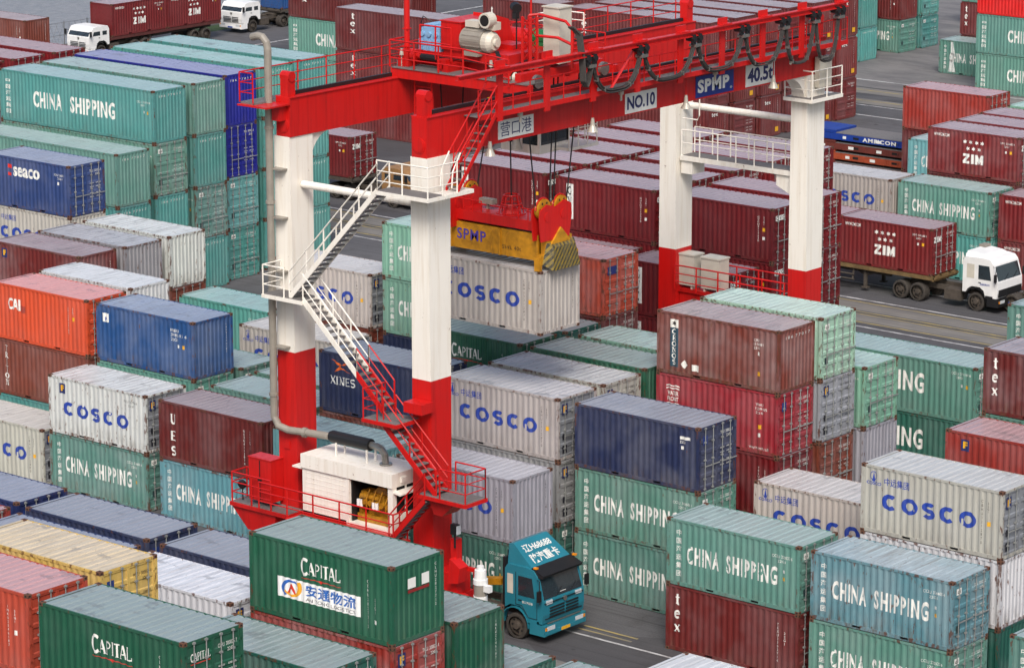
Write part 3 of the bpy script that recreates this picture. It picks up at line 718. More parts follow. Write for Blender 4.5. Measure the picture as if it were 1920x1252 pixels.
# ---------------------------------------------------------------- container stacks: near block
N = None
def c(color, style='num', end='D', label=N, wear=.35): return (color, style, end, min(.95, wear*1.2+.05), label)
R1, R2, R3, R4, R5, R6 = 97.05, 100.2, 103.1, 106.2, 109.1, 112.1
stack(-71.9, 64.5, 'the foreground green container with doors', c('cpb'), c('csd'), c('brn'), c('cpb', 'capital', 'D', 'dark green container with white serif lettering and matching doors in the bottom left foreground', .1))
stack(-78.65, 64.7, 'the brick-red container at the bottom left', c('nvy'), c('cs'), c('mar'), c('org2', 'num', 'D', 'brick-red container with pink roof at the left picture edge behind the foreground green one', .15))
stack(-78.6, 67.6, 'the yellow container', c('mar'), c('cs'), c('nvy'), c('yel', 'yellow', 'D', 'pale yellow container with yellow doors, the only yellow one', .45))
stack(-72.2, 70.6, 'the dark-roofed container below the banner container', c('cs'), c('nvy'), c('dgr', 'num', 'D', 'dark green container roof with damp patches, in front of and below the banner container', .45))
stack(-72.05, 73.6, 'the green banner container', c('cs'), c('brn'), c('rd2', 'twlu', 'D', 'rust-red container with doors directly under the green container with the white banner', .7),
      c('cpb', 'capital2', 'C', 'dark green container with white serif lettering and a white blue-lettered banner', .12))
stack(-79.0, 73.6, 'the white-roofed container behind the yellow one', c('csd'), c('cs'), c('wht', 'grey', 'D', 'grey container with bright white roof between the yellow one and the banner one', .5))
stack(-85.75, 73.75, 'the blue roof behind the yellow container', c('cs'), c('mar'), c('nv2', 'navynum', 'D', 'navy container with blue roof mostly hidden behind the yellow container', .2))
stack(-92.55, 74.0, 'the red corner at the left edge', c('cs'), c('nvy'), c('rd2', 'num', 'D', 'red container of which one corner shows at the left edge between blue roofs', .2))
stack(-72.15, 76.65, 'the green container right of the banner one', c('nvy'), c('cs'), c('cpb', 'num', 'C', 'dark green container with rusty corner post just right of and below the banner container', .5))
stack(-79.3, 76.7, 'the navy roof next to the banner container', c('cs'), c('mar'), c('nvy', 'navynum', 'D', 'navy container with grey-blue roof partly hidden by the banner container', .25))
stack(-86.05, 76.75, 'the whole navy roof', c('cs'), c('brn'), c('nvy', 'navynum', 'D', 'navy container whose whole ribbed roof shows, below the two lettered teal containers', .2))
stack(-92.75, 76.9, 'the blue roof at the left edge', c('mar'), c('cs'), c('nv2', 'navynum', 'D', 'navy container with clean blue roof cut by the left picture edge', .15))
stack(-72.45, 79.65, 'the low green roof in front of the blue truck', c('brn'), c('csd', 'num', 'C', 'dark teal container roof low at the bottom edge in front of the blue truck', .4))
stack(-65.75, 79.8, 'the low green corner at the bottom edge', c('nvy'), c('csd', 'num', 'C', 'teal container of which a small roof corner shows at the bottom edge beside the asphalt', .35))
stack(-58.9, 76.7, 'the white roof at the bottom edge', c('cs'), c('nvy'), c('wht', 'cosco', 'D', 'white container roof cut by the bottom edge below the maroon lettered container', .3))
# block under the crane, row by row from the truck lane
stack(-56.05, 93.5, 'the teal corner at the right bottom', c('dgr'), c('cs', 'cs', 'D', 'teal container with white characters cut off at the bottom right corner', .4))
stack(-66.6, R1, 'the blue-teal lettered container at bottom right', c('cs', 'cs', 'D', 'teal container with white lettering on the ground, lowest at bottom right', .45), c('csb', 'cs', 'D', 'blue-teal container with white lettering and scuffed rusty flank at bottom right', .75))
stack(-73.15, R1, 'the pale teal lettered container', c('mar', 'tex', 'D', 'maroon container with three white letters on the ground beside the open asphalt', .3), c('cs', 'cs', 'D', 'clean teal container with white lettering and pale green roof on top of a maroon one', .3))
stack(-86.7, R1, 'the grey container right of the red crane leg', c('csd', 'cs', 'D', 'dark teal lettered container on the ground behind the blue truck cab', .45), c('gr2', 'cosco', 'C', 'lavender-grey container with blue letters half hidden by the lower crane leg', .25))
stack(-93.5, R1, 'the teal roof behind the generator house', c('cs'), c('tcy', 'csn', 'C', 'teal container whose roof shows behind the white generator house', .3))
stack(-100.2, R1, 'the maroon container with spaced white letters', c('csb', 'cs', 'D', 'blue-teal lettered container on the ground under the maroon one with spaced letters', .6), c('mar', 'ues', 'C', 'maroon container with three widely spaced white letters down its left end', .35))
stack(-107.05, R1, 'the rusty white lettered container', c('cs', 'cs', 'D', 'teal lettered container with rusty edges on the ground under the rusty white one', .7), c('wht', 'floco', 'D', 'rust-edged white container with blue letters and a square blue emblem', .9))
stack(-113.5, R1-.1, '', c('cos', 'cosco', 'D', 'light grey container with blue letters on the ground at the left picture edge', .3))
stack(-66.6, R2, 'the white lettered container at the right edge', c('dgr', 'num', 'C'), c('wht', 'grey', 'C', 'white container with rust-run corner post below the big white lettered one', .85), c('cos', 'cosco', 'D', 'light grey container with large blue letters and white roof at the right picture edge', .3))
stack(-80.1, R2, 'the navy container right of centre', c('cs', 'cs', 'D', 'teal lettered container on the ground facing the asphalt right of the blue truck', .5), c('cs', 'cs', 'D', 'teal lettered container sandwiched between a navy one and another teal one', .5), c('nvy', 'navynum', 'D', 'navy container with dented dark roof topping two teal lettered ones', .4))
stack(-87.0, R2, 'the grey lettered container right of the leg', c('csd', 'cs', 'D', 'dark teal container with a small white door plate, lowest behind the truck', .6), c('gry', 'grey', 'D', 'grey container with dark doors between lettered grey ones right of the crane leg', .4), c('cos', 'cosco', 'D', 'light grey container with blue letters just right of the front crane leg', .25))
stack(-93.8, R2, 'the navy container with the orange emblem', c('cs'), c('brn', 'num', 'D', 'brown container showing one rusty edge beneath the navy orange-emblem container', .6), c('nvy', 'xines', 'D', 'navy container with an orange swoosh emblem behind the crane stairs', .2))
stack(-100.2, R2, 'the teal roof behind the spaced letters', c('mar'), c('tdl', 'csn', 'D', 'teal container roof directly behind the maroon container with spaced letters', .35))
stack(-107.25, R2, 'the bright blue container', c('brn'), c('cs', 'csn', 'D', 'teal container showing a narrow strip beneath the bright blue container', .3), c('blu', 'blue', 'C', 'bright blue container with rusty corner post and a small white label', .5))
stack(-113.9, R2, 'the orange container', c('tea', 'csn', 'D', 'teal container of which a sliver shows on the ground beneath the brown one', .3), c('brn', 'triton', 'D', 'brown container with white letters running down its end, beneath the orange one', .3), c('org', 'cai', 'D', 'bright orange container with white block letters and pink roof', .12))
stack(-73.5, R3, 'the half hidden grey lettered container', c('mar'), c('cos', 'cosco', 'D', 'grey lettered container half hidden between the teal and the white lettered ones at right', .55))
stack(-87.0, R3, 'the dirty white roof', c('gry'), c('cs'), c('cos', 'grey', 'D', 'grey-white container with streaked roof behind the lettered one, mid picture', .8))
stack(-100.4, R3, 'the pale teal roof by the far front leg', c('brn'), c('tdl', 'csn', 'D', 'pale teal container roof next to the left front crane leg', .35))
stack(-107.25, R3, 'the teal roof behind the bright blue container', c('cs'), c('tdl', 'csn', 'D', 'dull teal roof right behind the bright blue container', .5))
stack(-114.1, R3, 'the white roof behind the orange container', c('brn'), c('cs'), c('wht', 'grey', 'C', 'white container with scratched roof right behind the orange one', .55))
stack(-66.8, R4, 'the orange-red container at the right edge', c('cs'), c('gry'), c('rd2', 'florens', 'D', 'orange-red container with a small blue emblem at the right edge', .3))
stack(-80.65, R4, 'the brown-red container with the lettered strip', c('cs'), c('gvc', 'num', 'D', 'dark red container beneath the pink-red one right of centre', .3), c('wfr', 'wf', 'D', 'pink-red container with a white wave emblem beneath the brown-red one', .35), c('crn', 'cronos', 'C', 'brown-red container with white letters on a dark strip, highest right of centre', .7))
stack(-87.3, R4, 'the dark green roof mid picture', c('nvy'), c('brn'), c('cpb', 'num', 'C', 'dark green container with scraped teal roof behind the grey streaked roof', .45))
stack(-93.9, R4, 'the green lettered container under the hoist', c('cs'), c('brn'), c('cpb', 'capital', 'D', 'dark green container with white serif lettering below the hoisted grey container', .3))
stack(-120.8, R4, 'the brown container with the emblem', c('cs'), c('nvy'), c('mar', 'florens', 'C', 'brown-maroon container with a square emblem and dusty roof at the left edge', .6))
stack(-67.0, R5, 'the maroon three-letter container at the right', c('mar'), c('csd'), c('cs', 'csn', 'C', 'teal container showing an edge between the maroon and orange-red ones at right', .4), c('mar', 'tex', 'D', 'maroon container with three white letters, highest at the right edge', .55))
stack(-80.65, R5, 'the pale green container with doors', c('gry'), c('brn', 'num', 'D', 'brown container with door bars, beneath a grey one, right of the pink-red container', .5), c('gr2', 'grey', 'D', 'grey container with a square emblem on its doors beneath the pale green one', .4), c('pal', 'cs', 'D', 'pale green container with scratched whitish roof and pale doors, right of centre', .65))
stack(-87.05, R5, 'the pale green roof', c('cs'), c('gry'), c('csp', 'csn', 'C', 'pale green container roof with rust patches beside the far left crane leg', .65))
stack(-93.8, R5, 'the teal roof under the hoist', c('cs'), c('mar'), c('dgr', 'csn', 'D', 'dark green container right beneath the hoisted grey container', .4))
stack(-107.15, R5, 'the grey lettered roof by the left leg', c('cs'), c('cos', 'cosco', 'D', 'light grey lettered container just left of the left front crane leg', .3))
stack(-120.7, R5, 'the streaky grey container', c('cs'), c('brn'), c('gry', 'grey', 'C', 'grey container with a streaky roof and ribbed end at left', .75))
stack(-80.5, R6, 'the small green-white doors', c('nvy'), c('gr2', 'num', 'C', 'grey ribbed container end beneath the smaller pale green doors at right', .5), c('csp', 'cs', 'D', 'pale green container with white plate on its doors, behind the taller pale green one', .4))
stack(-94.1, R6, 'the rusty orange container', c('cs'), c('mar'), c('mar', 'num', 'D', 'maroon container with doors beneath the rusty orange one', .6), c('org2', 'orangedoor', 'D', 'rusty orange container with a blue label on its doors beside the hoist', .7))
stack(-100.9, R6, 'the pale green lettered pair', c('mar'), c('nvy', 'redlet', 'D', 'navy container with red letters beneath two pale green lettered ones', .3), c('csp', 'cs', 'D', 'pale green lettered container, lower of two behind the front crane leg', .4), c('csp', 'cs', 'D', 'pale green lettered container, upper of two behind the front crane leg', .4))
stack(-107.7, R6, 'the grey lettered container behind the stairs', c('cs'), c('brn', 'num', 'D', 'brown container beneath the grey lettered one behind the crane stairs', .5), c('cos', 'cosco', 'D', 'light grey lettered container with dark doors behind the crane stairs', .3))
stack(-113.6, 111.6, 'the two-tone teal roof', c('brn'), c('tea', 'csn', 'D', 'teal container with a two-tone roof alone left of the crane leg', .3))
stack(-120.75, R6, 'the white ribbed container', c('cs'), c('brn'), c('wht', 'grey', 'C', 'white container with ribbed rusty end at the end of the left rows', .8))
stack(-127.7, R6, 'the navy container at upper left', c('mar'), c('cs'), c('cos', 'cosco', 'C', 'light grey lettered container beneath the navy one at the left edge', .4), c('sea', 'seaco', 'D', 'navy container with white lower case lettering and door bars at upper left', .3))
# block beyond the crane: long teal ones at the left
def long(x, y, key, *cs): stack(x, y, key, *cs, L=L40, H=HHC)
long(-140.85, 122.0, 'the lower long teal container', c('tea'), c('tea', 'cs', 'C', 'long teal container second up in the nearest row, ribbed end showing', .3), c('tdl', 'csn', 'C', 'long teal container with dull roof, behind the navy one at upper left', .3))
long(-141.4, 125.35, 'the long lettered container', c('tea'), c('tea', 'csn', 'C', 'long teal container with ribbed end, below the doors under the long lettered one', .3), c('tdl', 'cs', 'D', 'long dull green container with doors directly under the long lettered one', .6), c('tea', 'cs', 'C', 'long light teal container with big white lettering at upper left', .2))
long(-141.5, 128.5, 'the dull green long roof', c('tea', 'csn', 'C', 'long teal container on the ground with a small yellow triangle on its end', .3), c('tdl', 'cs', 'D', 'long dull green container with rusty doors second up beside the cyan doors', .8), c('tea', 'csn', 'C', 'long teal container with ribbed end and a yellow label, left of the blue doors', .3), c('tdl', 'csn', 'C', 'long dull green container with grey roof between the lettered and royal blue ones', .4))
long(-142.05, 131.5, 'the royal blue pair', c('tea', 'cs', 'D', 'long teal container with doors on the ground below the royal blue pair', .3), c('tcy', 'cs', 'D', 'long light cyan container with doors and a yellow label under the blue doors', .3), c('bl2', 'bluedoor', 'D', 'long royal blue container with doors, lower of the blue pair', .05), c('bl2', 'bluetop', 'C', 'long royal blue container with lilac roof, upper of the blue pair', .05))
long(-142.4, 134.85, 'the long teal roof right of the blue one', *[c('tea', 'csn', 'C', 'long teal container %s just right of the royal blue pair' % k, .3) for k in ('at ground level', 'second up', 'third up', 'on top')])
long(-142.7, 138.1, 'the last long teal roof', *[c('tea', 'csn', 'C', 'long teal container %s in the farthest teal row, behind the white leg' % k, .3) for k in ('at ground level', 'second up', 'third up', 'on top')])
for y, k in ((124.9, 'nearest of three at the left edge'), (128.0, 'middle one of three at the left edge'), (131.15, 'farthest of three at the left edge')):
    long(-155.4, y, 'the red roof '+k, None, None, None, c('gvc', 'num', 'D', 'long red container with mauve roof, '+k, .05))
# dark red block with black letters on white strips
bay = {'middle': -101.7, 'left': -108.4, 'right': -94.8}; rows = [125.65, 128.8, 131.95, 135.1, 138.2]
ordn = ['front', 'second', 'third', 'fourth', 'last']
for bn, bx in bay.items():
    for k, y in enumerate(rows):
        if bn == 'right' and k > 1: continue
        lab = ('dark red container with black letters on white strip, %s row, %s bay beyond hoist' if k == 0 else 'dark red container showing its mauve roof, %s row of the %s bay beyond hoist') % (ordn[k], bn)
        low = k == 0 or bn == 'right'
        stack(bx, y, 'the %s %s-bay dark red one' % (ordn[k], bn), *([c('gvc', 'gvc', 'D', None, .05)]*3 if low else [N]*3), c('gvc', 'gvc', 'D', lab, .05))
for bx, bn in ((-101.7, 'middle'), (-94.9, 'right')):
    stack(bx, 122.3, 'the lower row of the %s dark red bay' % bn, c('gvc', 'gvc'), c('gvc', 'gvc', 'D', 'dark red container with white letter strip, second up in the lower %s row' % bn, .05), c('gvc', 'gvc', 'D', 'dark red container one level lower, in front of the %s dark red bay' % bn, .05))
stack(-88.45, 123.6, 'the long green pair by the road', c('csd', 'cs', 'D', 'long teal lettered container on the ground beside the yellow-lined road', .3), c('cs', 'cs', 'D', 'long teal lettered container on top of its twin beside the yellow-lined road', .25), L=L40)
stack(-76.05, 125.7, 'the teal corner at the right edge', c('cs'), c('brn'), c('cs', 'cs', 'D', 'teal container corner at the right edge in front of the white truck', .3))
# block behind the road
stack(-109.1, 157.3, 'the grey lettered container beyond the legs', c('mar'), c('cos', 'cosco', 'C', 'light grey lettered container beyond the crane, right behind the red one on its trailer', .3))
stack(-102.75, 157.6, 'the teal lettered container behind the white truck', c('tea', 'cs', 'C', 'teal lettered container on the ground behind the white truck cab', .3), c('cs', 'cs', 'D', 'teal lettered container with doors above the white truck cab', .4))
stack(-96.2, 157.7, 'the red end at the right edge', c('zim', 'zim', 'D', 'dark red lettered container on the ground at the right edge behind the white truck', .2), c('zim', 'zim', 'D', 'dark red container at the right edge, beside the teal one above the white truck', .2))
stack(-102.95, 160.85, 'the starred red container', c('mar'), c('mar'), c('zim', 'zim', 'D', 'dark red container with white stars and letters high at the right edge', .35))
stack(-102.95, 163.75, 'the first pink roof', c('mar'), c('cs'), c('zim', 'num', 'D', 'red container with pink roof directly behind the starred one at right', .3))
stack(-103.1, 166.6, 'the second pink roof', c('mar'), c('cs'), c('zim', 'num', 'D', 'red container with pink roof, second behind the starred one at right', .3))
stack(-103.2, 169.75, 'the pale green roof far right', c('mar'), c('cs'), c('csp', 'csn', 'D', 'pale green container roof cut by the right edge beyond the pink roofs', .3))
stack(-109.55, 169.0, 'the teal lettered container left of the stars', c('mar'), c('tcy', 'cs', 'D', 'light teal lettered container partly behind the starred red one', .3))
stack(-111.7, 171.6, 'the plain brick-red container', c('mar'), c('mar', 'num', 'D', 'dark red container showing a strip beneath the plain brick-red one', .3), c('rd2', 'plainred', 'D', 'plain brick-red container with pink roof beside the stacked flat racks', .35))
# folded flat racks
def flat_rack(z, m, label, text):
    o = thing('flat_rack', label, 'flat rack', (-121.6, 175.1, z), 0, 'folded flat racks in one pile')
    k = MB(); k.box(0, L40, 0, .16, .02, .42); k.box(0, L40, W-.16, W, .02, .42); k.box(0, .2, .16, W-.16, .02, .42); k.box(L40-.2, L40, .16, W-.16, .02, .42); k.box(.2, L40-.2, .16, W-.16, .30, .40)
    for i in range(14): k.box(.5+.85*i, .58+.85*i, -.02, 0, .05, .42)
    k.build('base_frame', m, o)
    k = MB()
    for x in (0, L40-.18):
        for y in (0, W-.16): k.box(x, x+.18, y-.003, y+.163, .42, .62)
    k.build('corner_casting', m_cast, o)
    k = MB(); k.box(.25, 2.6, .05, W-.05, .44, .60); k.box(L40-2.6, L40-.25, .05, W-.05, .44, .60)
    k.box(2.65, L40-2.65, .02, W-.02, .43, .47, 1); k.build('folded_end_walls', [m, m_grate], o)
    k = MB()
    for x in (3.9, 6.9): k.box(x, x+.5, -.012, -.002, .16, .3)
    k.build('fork_pocket', m_hole, o)
    r = random.Random(int(z*100))
    for i in range(5): x = 1.2+i*2.2+r.uniform(-.4, .4); MB().box(x, x+r.uniform(.15, .5), -.03, -.022, .12, .3).build('paper_label', m_decal, o, color=WHT)
    if text:
        vs, fs = fit(TXT(text, .04, 1.2), 4.7, 7.2, .1, .36); k = MB(); k.add([(q[0], -.026, q[1]) for q in vs], fs); k.build('lettering', m_let, o, color=WHT)
mfb = plain('flat_rack_blue', (20, 56, 142), .5, vary=.3); mfr = plain('flat_rack_brown', (104, 44, 34), .6, vary=.35); mfo = plain('flat_rack_orange', (160, 68, 36), .6, vary=.35)
for k, (m, lb, tx) in enumerate(((mfr, 'brown folded flat rack lowest in the pile on the ground', ''), (mfo, 'orange folded flat rack second from the ground in the pile', ''), (mfr, 'brown folded flat rack with a reddish label beneath the orange one', ''),
    (mfo, 'orange folded flat rack between two brown ones', ''), (mfr, 'brown folded flat rack directly under the blue one', ''), (mfb, 'blue folded flat rack with white lettering, top of its pile', 'AMFICON'))):
    flat_rack(.62*k, m, lb, tx)
# far stacks
def far(x, y, key, *cs, **k): stack(x, y, key, *cs, full=False, **k)
far(-156.9, 169.75, 'the long maroon front container', *[c('tex', 'tex', 'C', 'long maroon container with three white letters, %s behind the crane trolley' % k, .2) for k in ('lowest', 'middle one', 'topmost')], L=L40, H=HHC)
far(-152.0, 180.0, 'the short maroon container', c('tex'), c('tex'), c('tex', 'tex', 'C', 'short maroon container with small white letters on its end, behind the crane machinery', .2), H=HHC)
far(-170.0, 178.9, 'the far lettered teal container', c('cs'), c('cs', 'cs', 'C', 'long teal lettered container under a red one, left of the long maroon pile', .2), c('mar', 'tex', 'C', 'long dark red container on the far teal lettered one at the top edge', .2), L=L40, H=HHC)
far(-157.5, 186.2, 'the far maroon wall', *[c('tex', 'tex', 'C', 'long maroon container %s in the far wall behind the mast' % k, .2) for k in ('at ground level', 'second up', 'third up', 'at the top edge')], L=L40, H=HHC)
for k in range(6):
    far(-144.75, 179.9+3.05*k, 'row %s of the far maroon pile' % ('one', 'two', 'three', 'four', 'five', 'six')[k],
        *[c('tex', 'tex', 'D' if (k+j) % 4 == 1 else 'C', 'far maroon container, %s level, %s row from the near side of the big pile' % (('lowest', 'middle', 'top')[j], ('first', 'second', 'third', 'fourth', 'fifth', 'last')[k]), .2) for j in range(3)], L=L40, H=HHC)
far(-158.2, 217.9, 'the far teal column', *[c('tea', 'cs', 'C', 'teal container with ribbed end, %s right of the maroon pile' % k, .3) for k in ('on the asphalt', 'second up', 'third up')], L=L40)
far(-152.1, 223.6, 'the far red on teal', c('cs', 'cs', 'D', 'teal container with doors under the small red one in the far distance', .3), c('mar', 'num', 'C', 'maroon container on the far teal one with doors', .2), c('mar', 'num', 'C', 'maroon container cut by the top edge above the far teal doors', .2))
far(-152.1, 226.8, 'the far teal doors', c('tea', 'cs', 'D', 'far teal container with doors on the asphalt right of the red-topped one', .5), c('tea', 'cs', 'D', 'far teal container with doors, upper one right of the red-topped stack', .5), c('tea', 'cs', 'D', 'far teal container with doors at the top picture edge', .4))
far(-131.8, 212.1, 'the far big lettered teal pair', c('cs', 'cs', 'D', 'long teal lettered container on the ground at the far right', .2), c('cs', 'cs', 'D', 'long teal lettered container beneath the bright red one at the far right', .2), c('brt', 'num', 'D', 'bright red container at the top right corner', .05), L=L40, H=HHC)
far(-138.5, 217.6, '', c('cs', 'stain', 'D', 'teal lettered container with a whitish vertical stain alone on the far asphalt', .3))
far(-138.45, 220.4, 'the far maroon letters', c('mar'), c('tex', 'tex', 'D', 'maroon container with white letters up behind the stained teal one', .2), c('cs', 'cs', 'D', 'teal container at the top edge above the far maroon letters', .2))
far(-150.5, 240.0, 'the last teal end', c('tea', 'csn', 'C', 'distant teal container with ribbed end at the top edge', .3), c('tea', 'csn', 'C', 'distant teal container, upper one, at the top edge', .3))
far(-146.0, 243.5, 'the distant lettered teal', c('cs', 'cs', 'D', 'distant teal lettered container on the ground at the top edge', .3), c('cs', 'cs', 'D', 'distant teal lettered container, upper, at the top edge', .3))
for k in range(3): far(-160.5, 199.5+3.1*k, 'far teal end %s' % ('one', 'two', 'three')[k], *[c('tea' if k != 1 else 'tcy', 'csn', 'C', 'far teal container end, %s, %s from the left, behind the crane electrical cabinet' % (('lowest', 'second up', 'third up', 'topmost')[j], ('first', 'second', 'third')[k]), .3) for j in range(4)], H=HHC)

# ---------------------------------------------------------------- the gantry crane
CB = (-84.6, 105.2, 0)
def K(): return MB(CB)
crane = thing('gantry_crane', 'red and white rubber-tyred gantry crane straddling the container rows', 'gantry crane', CB)
LEGS = ((-81.62, -80.6, 92.3, 1), (-88.6, -87.58, 92.3, 1), (-81.62, -80.6, 116.75, 0), (-88.6, -87.58, 116.75, 0))
GZ0, GZ1 = 18.55, 20.05
for x0, x1, y0, near in LEGS:
    yb, yt = 1.05, 1.3; xi = x1-.2
    def ring(z):
        k = (z-3)/(GZ0-3); return [(x0, y0, z), (x1-.2*k, y0, z), (x1-.2*k, y0+yb+(yt-yb)*k, z), (x0, y0+yb+(yt-yb)*k, z)]
    lg = K().hexa(ring(2.6), ring(10.1)).build('leg', m_red, crane)
    b = K().hexa(ring(10.1), ring(GZ0))
    # curved haunch towards the span
    s = 1 if near else -1; yy = y0+yt if near else y0
    arcp = [(yy+s*(1.25-1.25*math.cos(a)), GZ0-1.25+1.25*math.sin(a)) for a in [i*PI/16 for i in range(9)]]
    pts = [(x0+.1, yy, GZ0), ]+[(x0+.1, y, z) for y, z in arcp]
    b.prism(pts, (0, 0, 0), (.6, 0, 0))
    b.build('white_shaft', m_cream, lg)
    K().box(x0+.3, x0+.6, y0-.05, y0, 6.2, 6.5).build('junction_box', m_red, lg)
for gx in (-81.55, -88.45):
    g = K(); g.box(gx, gx+.72, 92.3, 118.1, GZ0, GZ1); g.box(gx-.05, gx+.77, 92.32, 118.08, GZ1, GZ1+.04)
    gd = g.build('girder', m_red, crane)
    r = K().box(gx+.30, gx+.42, 92.8, 117.6, GZ1+.04, GZ1+.19); r.build('trolley_rail', m_black, gd)
    for y in (92.55, 117.85):
        k = K().box(gx+.2, gx+.6, y-.2, y+.2, GZ1+.04, GZ1+.8); k.cyl((gx+.16, y, GZ1+.8), (gx+.64, y, GZ1+.8), .2); k.build('end_stop', m_red, gd)
    for y in (92.28,):
        k = K().cyl((gx+.36, 92.3, 19.0), (gx+.36, 92.27, 19.0), .3, n=20); k.cyl((gx+.36, 92.3, 19.0), (gx+.36, 92.25, 19.0), .24, n=20); k.build('pin_boss', m_red, gd)
# walkways and hand rails on the girders
fl = K().box(-80.81, -80.1, 94.4, 118.6, 19.87, 19.9).build('girder_walkway', m_grate, crane)
K().box(-80.1, -80.04, 94.4, 118.6, 19.76, 19.95).build('walkway_edge', m_red, fl)
K().rail([(-80.1, 94.4, 19.9), (-80.1, 118.6, 19.9)], 1.0, .025, 1.0, 2).build('handrail', m_red, crane)
fl = K().box(-89.25, -88.48, 91.2, 118.6, 19.86, 19.93).build('girder_walkway', m_grate, crane)
k = K().rail([(-88.5, 91.1, 19.93), (-89.2, 91.1, 19.93), (-89.2, 118.6, 19.93), (-88.5, 118.6, 19.93)], 1.15, .028, 1.6, 3); k.build('handrail', m_red, crane)
K().box(-89.25, -87.7, 91.0, 92.28, 19.80, 19.86).box(-88.3, -87.9, 91.9, 92.3, 19.2, 19.8).build('walkway_bracket', m_red, crane)
# festoon: cable beam outboard of the walkway, carriers and hanging loops
FX = -79.9
b = K(); b.box(FX-.13, FX+.13, 93.0, 118.2, 21.42, 21.46); b.box(FX-.02, FX+.02, 93.0, 118.2, 21.46, 21.60); b.box(FX-.13, FX+.13, 93.0, 118.2, 21.60, 21.64)
for y in (95.6, 98.4, 101.2, 104.0, 106.8, 109.6, 112.4, 115.2, 117.9):
    b.box(FX-.21, FX-.132, y-.16, y+.16, 19.6, 21.655); b.box(FX-.2, FX+.1, y-.3, y+.3, 21.645, 21.68); b.box(FX-.2, FX-.14, y-.3, y+.3, 21.68, 21.9)
b.bar((FX-.18, 102.3, 19.9), (FX-.18, 103.9, 21.4), .06)
beam = b.build('festoon_beam', m_red, crane)
ys = [100.75, 104.0, 107.5, 110.75, 113.6, 115.8, 117.6]
sag = [19.9, 19.9, 19.85, 19.7, 19.4, 19.3]
for y in ys:
    k = K(); k.box(FX-.12, FX+.22, y-.2, y+.2, 21.0, 21.12); k.build('cable_carrier', m_steel, beam)
    k = K()
    for dy in (-.2, .2): k.cyl((FX-.2, y+dy, 21.34), (FX+.2, y+dy, 21.34), .13, n=8); k.box(FX+.05, FX+.16, y+dy-.1, y+dy+.1, 21.1, 21.5)
    k.build('carrier_trolley', m_black, beam)
rnd = random.Random(3)
for y0, y1, zs in zip(ys[:-1], ys[1:], sag):
    k = K(); hw = (y1-y0)/2; ym = (y0+y1)/2; zt_ = 21.05
    def pt(u, zs, w_=1.0):
        # a hanging loop: steep flanks, round bottom
        a = 2*u-1; return ym+hw*w_*math.copysign(abs(a)**.72, a)*.95, zs+(zt_-zs)*abs(a)**2.6
    for j in range(6):
        xo = FX+.02+.05*(j % 3)+rnd.uniform(-.01, .01); dz = .07*(j//3)+rnd.uniform(-.04, .04)
        k.tube([(xo,)+pt(i/20, zs+dz, 1-.05*(j//3)) for i in range(21)], .032, 5)
    for u in (.12, .3, .7, .88):
        y, z = pt(u, zs+.03); k.box(FX-.02, FX+.16, y-.03, y+.03, z-.07, z+.09, 1)
    k.build('cable_loop', [m_cable, m_steel], crane)
k = K()
for j in range(5): k.tube([(FX-.5+.06*j, 100.1, 22.6), (FX-.25+.06*j, 100.3, 22.3), (FX-.15+.06*j, 100.35, 21.4), (FX-.12+.06*j, 100.4, 20.5), (FX-.1+.06*j, 100.5, 20.3), (FX-.08+.05*j, 100.65, 20.5), (FX+.02+.04*j, 100.75, 21.0)], .045, 5)
k.build('cable_loop', m_cable, crane)
# signs on the girder
def sign(name, y0, y1, z0, z1, back, items, col):
    x = -80.83+.02
    p = K().box(-80.83, x, y0, y1, z0, z1).build(name, m_decal, crane, color=back)
    for key, shape, a0, a1, c0, c1, cc in items:
        vs, fs = fit(shape, 0, 1, 0, 1)
        b = K(); b.add([(x+.004+v[2], y0+(y1-y0)*(a0+(a1-a0)*v[0]), z0+(z1-z0)*(c0+(c1-c0)*v[1])) for v in vs], fs)
        b.build(key, m_let, p, color=cc)
CRN = rgb((26, 34, 92))
sign('port_name_sign', 96.4, 98.5, 18.68, 19.4, WHT, [('lettering', TXT('营口港', .0), .06, .94, .12, .9, CRN)], 0)
sign('number_sign', 104.2, 106.25, 18.6, 19.4, WHT, [('lettering', TXT('NO.10', .035), .06, .94, .18, .84, CRN)], 0)
sign('maker_sign', 108.85, 111.45, 18.62, 19.5, rgb((20, 42, 120)), [('lettering', TXT('SPMP', .045, 1.12), .05, .88, .2, .82, WHT), ('trade_mark', TXT('®'), .9, .96, .14, .26, WHT)], 0)
sign('load_sign', 112.3, 114.35, 18.62, 19.52, WHT, [('lettering', TXT('40.5t', .035), .06, .94, .16, .84, CRN)], 0)
# hanging lamps
for y, z, ln in ((95.6, 18.35, 1.5), (101.8, 18.4, 1.5), (107.85, 18.5, 1.4), (113.9, 18.55, 1.3)):
    k = K(); k.bar((-80.55, y, z+.4), (-80.55, y, z+ln), .02, 1); k.cyl((-80.55, y, z+.10), (-80.55, y, z+.42), .10, .06, 10); k.cyl((-80.55, y, z-.12), (-80.55, y, z+.12), .22, .10, 14)
    k.build('flood_lamp', [m_lampm, m_red], crane)
for y in (97.2, 103.4, 109.6, 114.9):
    k = K(); k.cyl((-80.4, y, 19.3), (-80.4, y, 19.62), .05, n=8); k.cyl((-80.4, y, 19.55), (-80.4, y, 19.74), .11, n=8); k.build('small_lamp', m_lampm, crane)
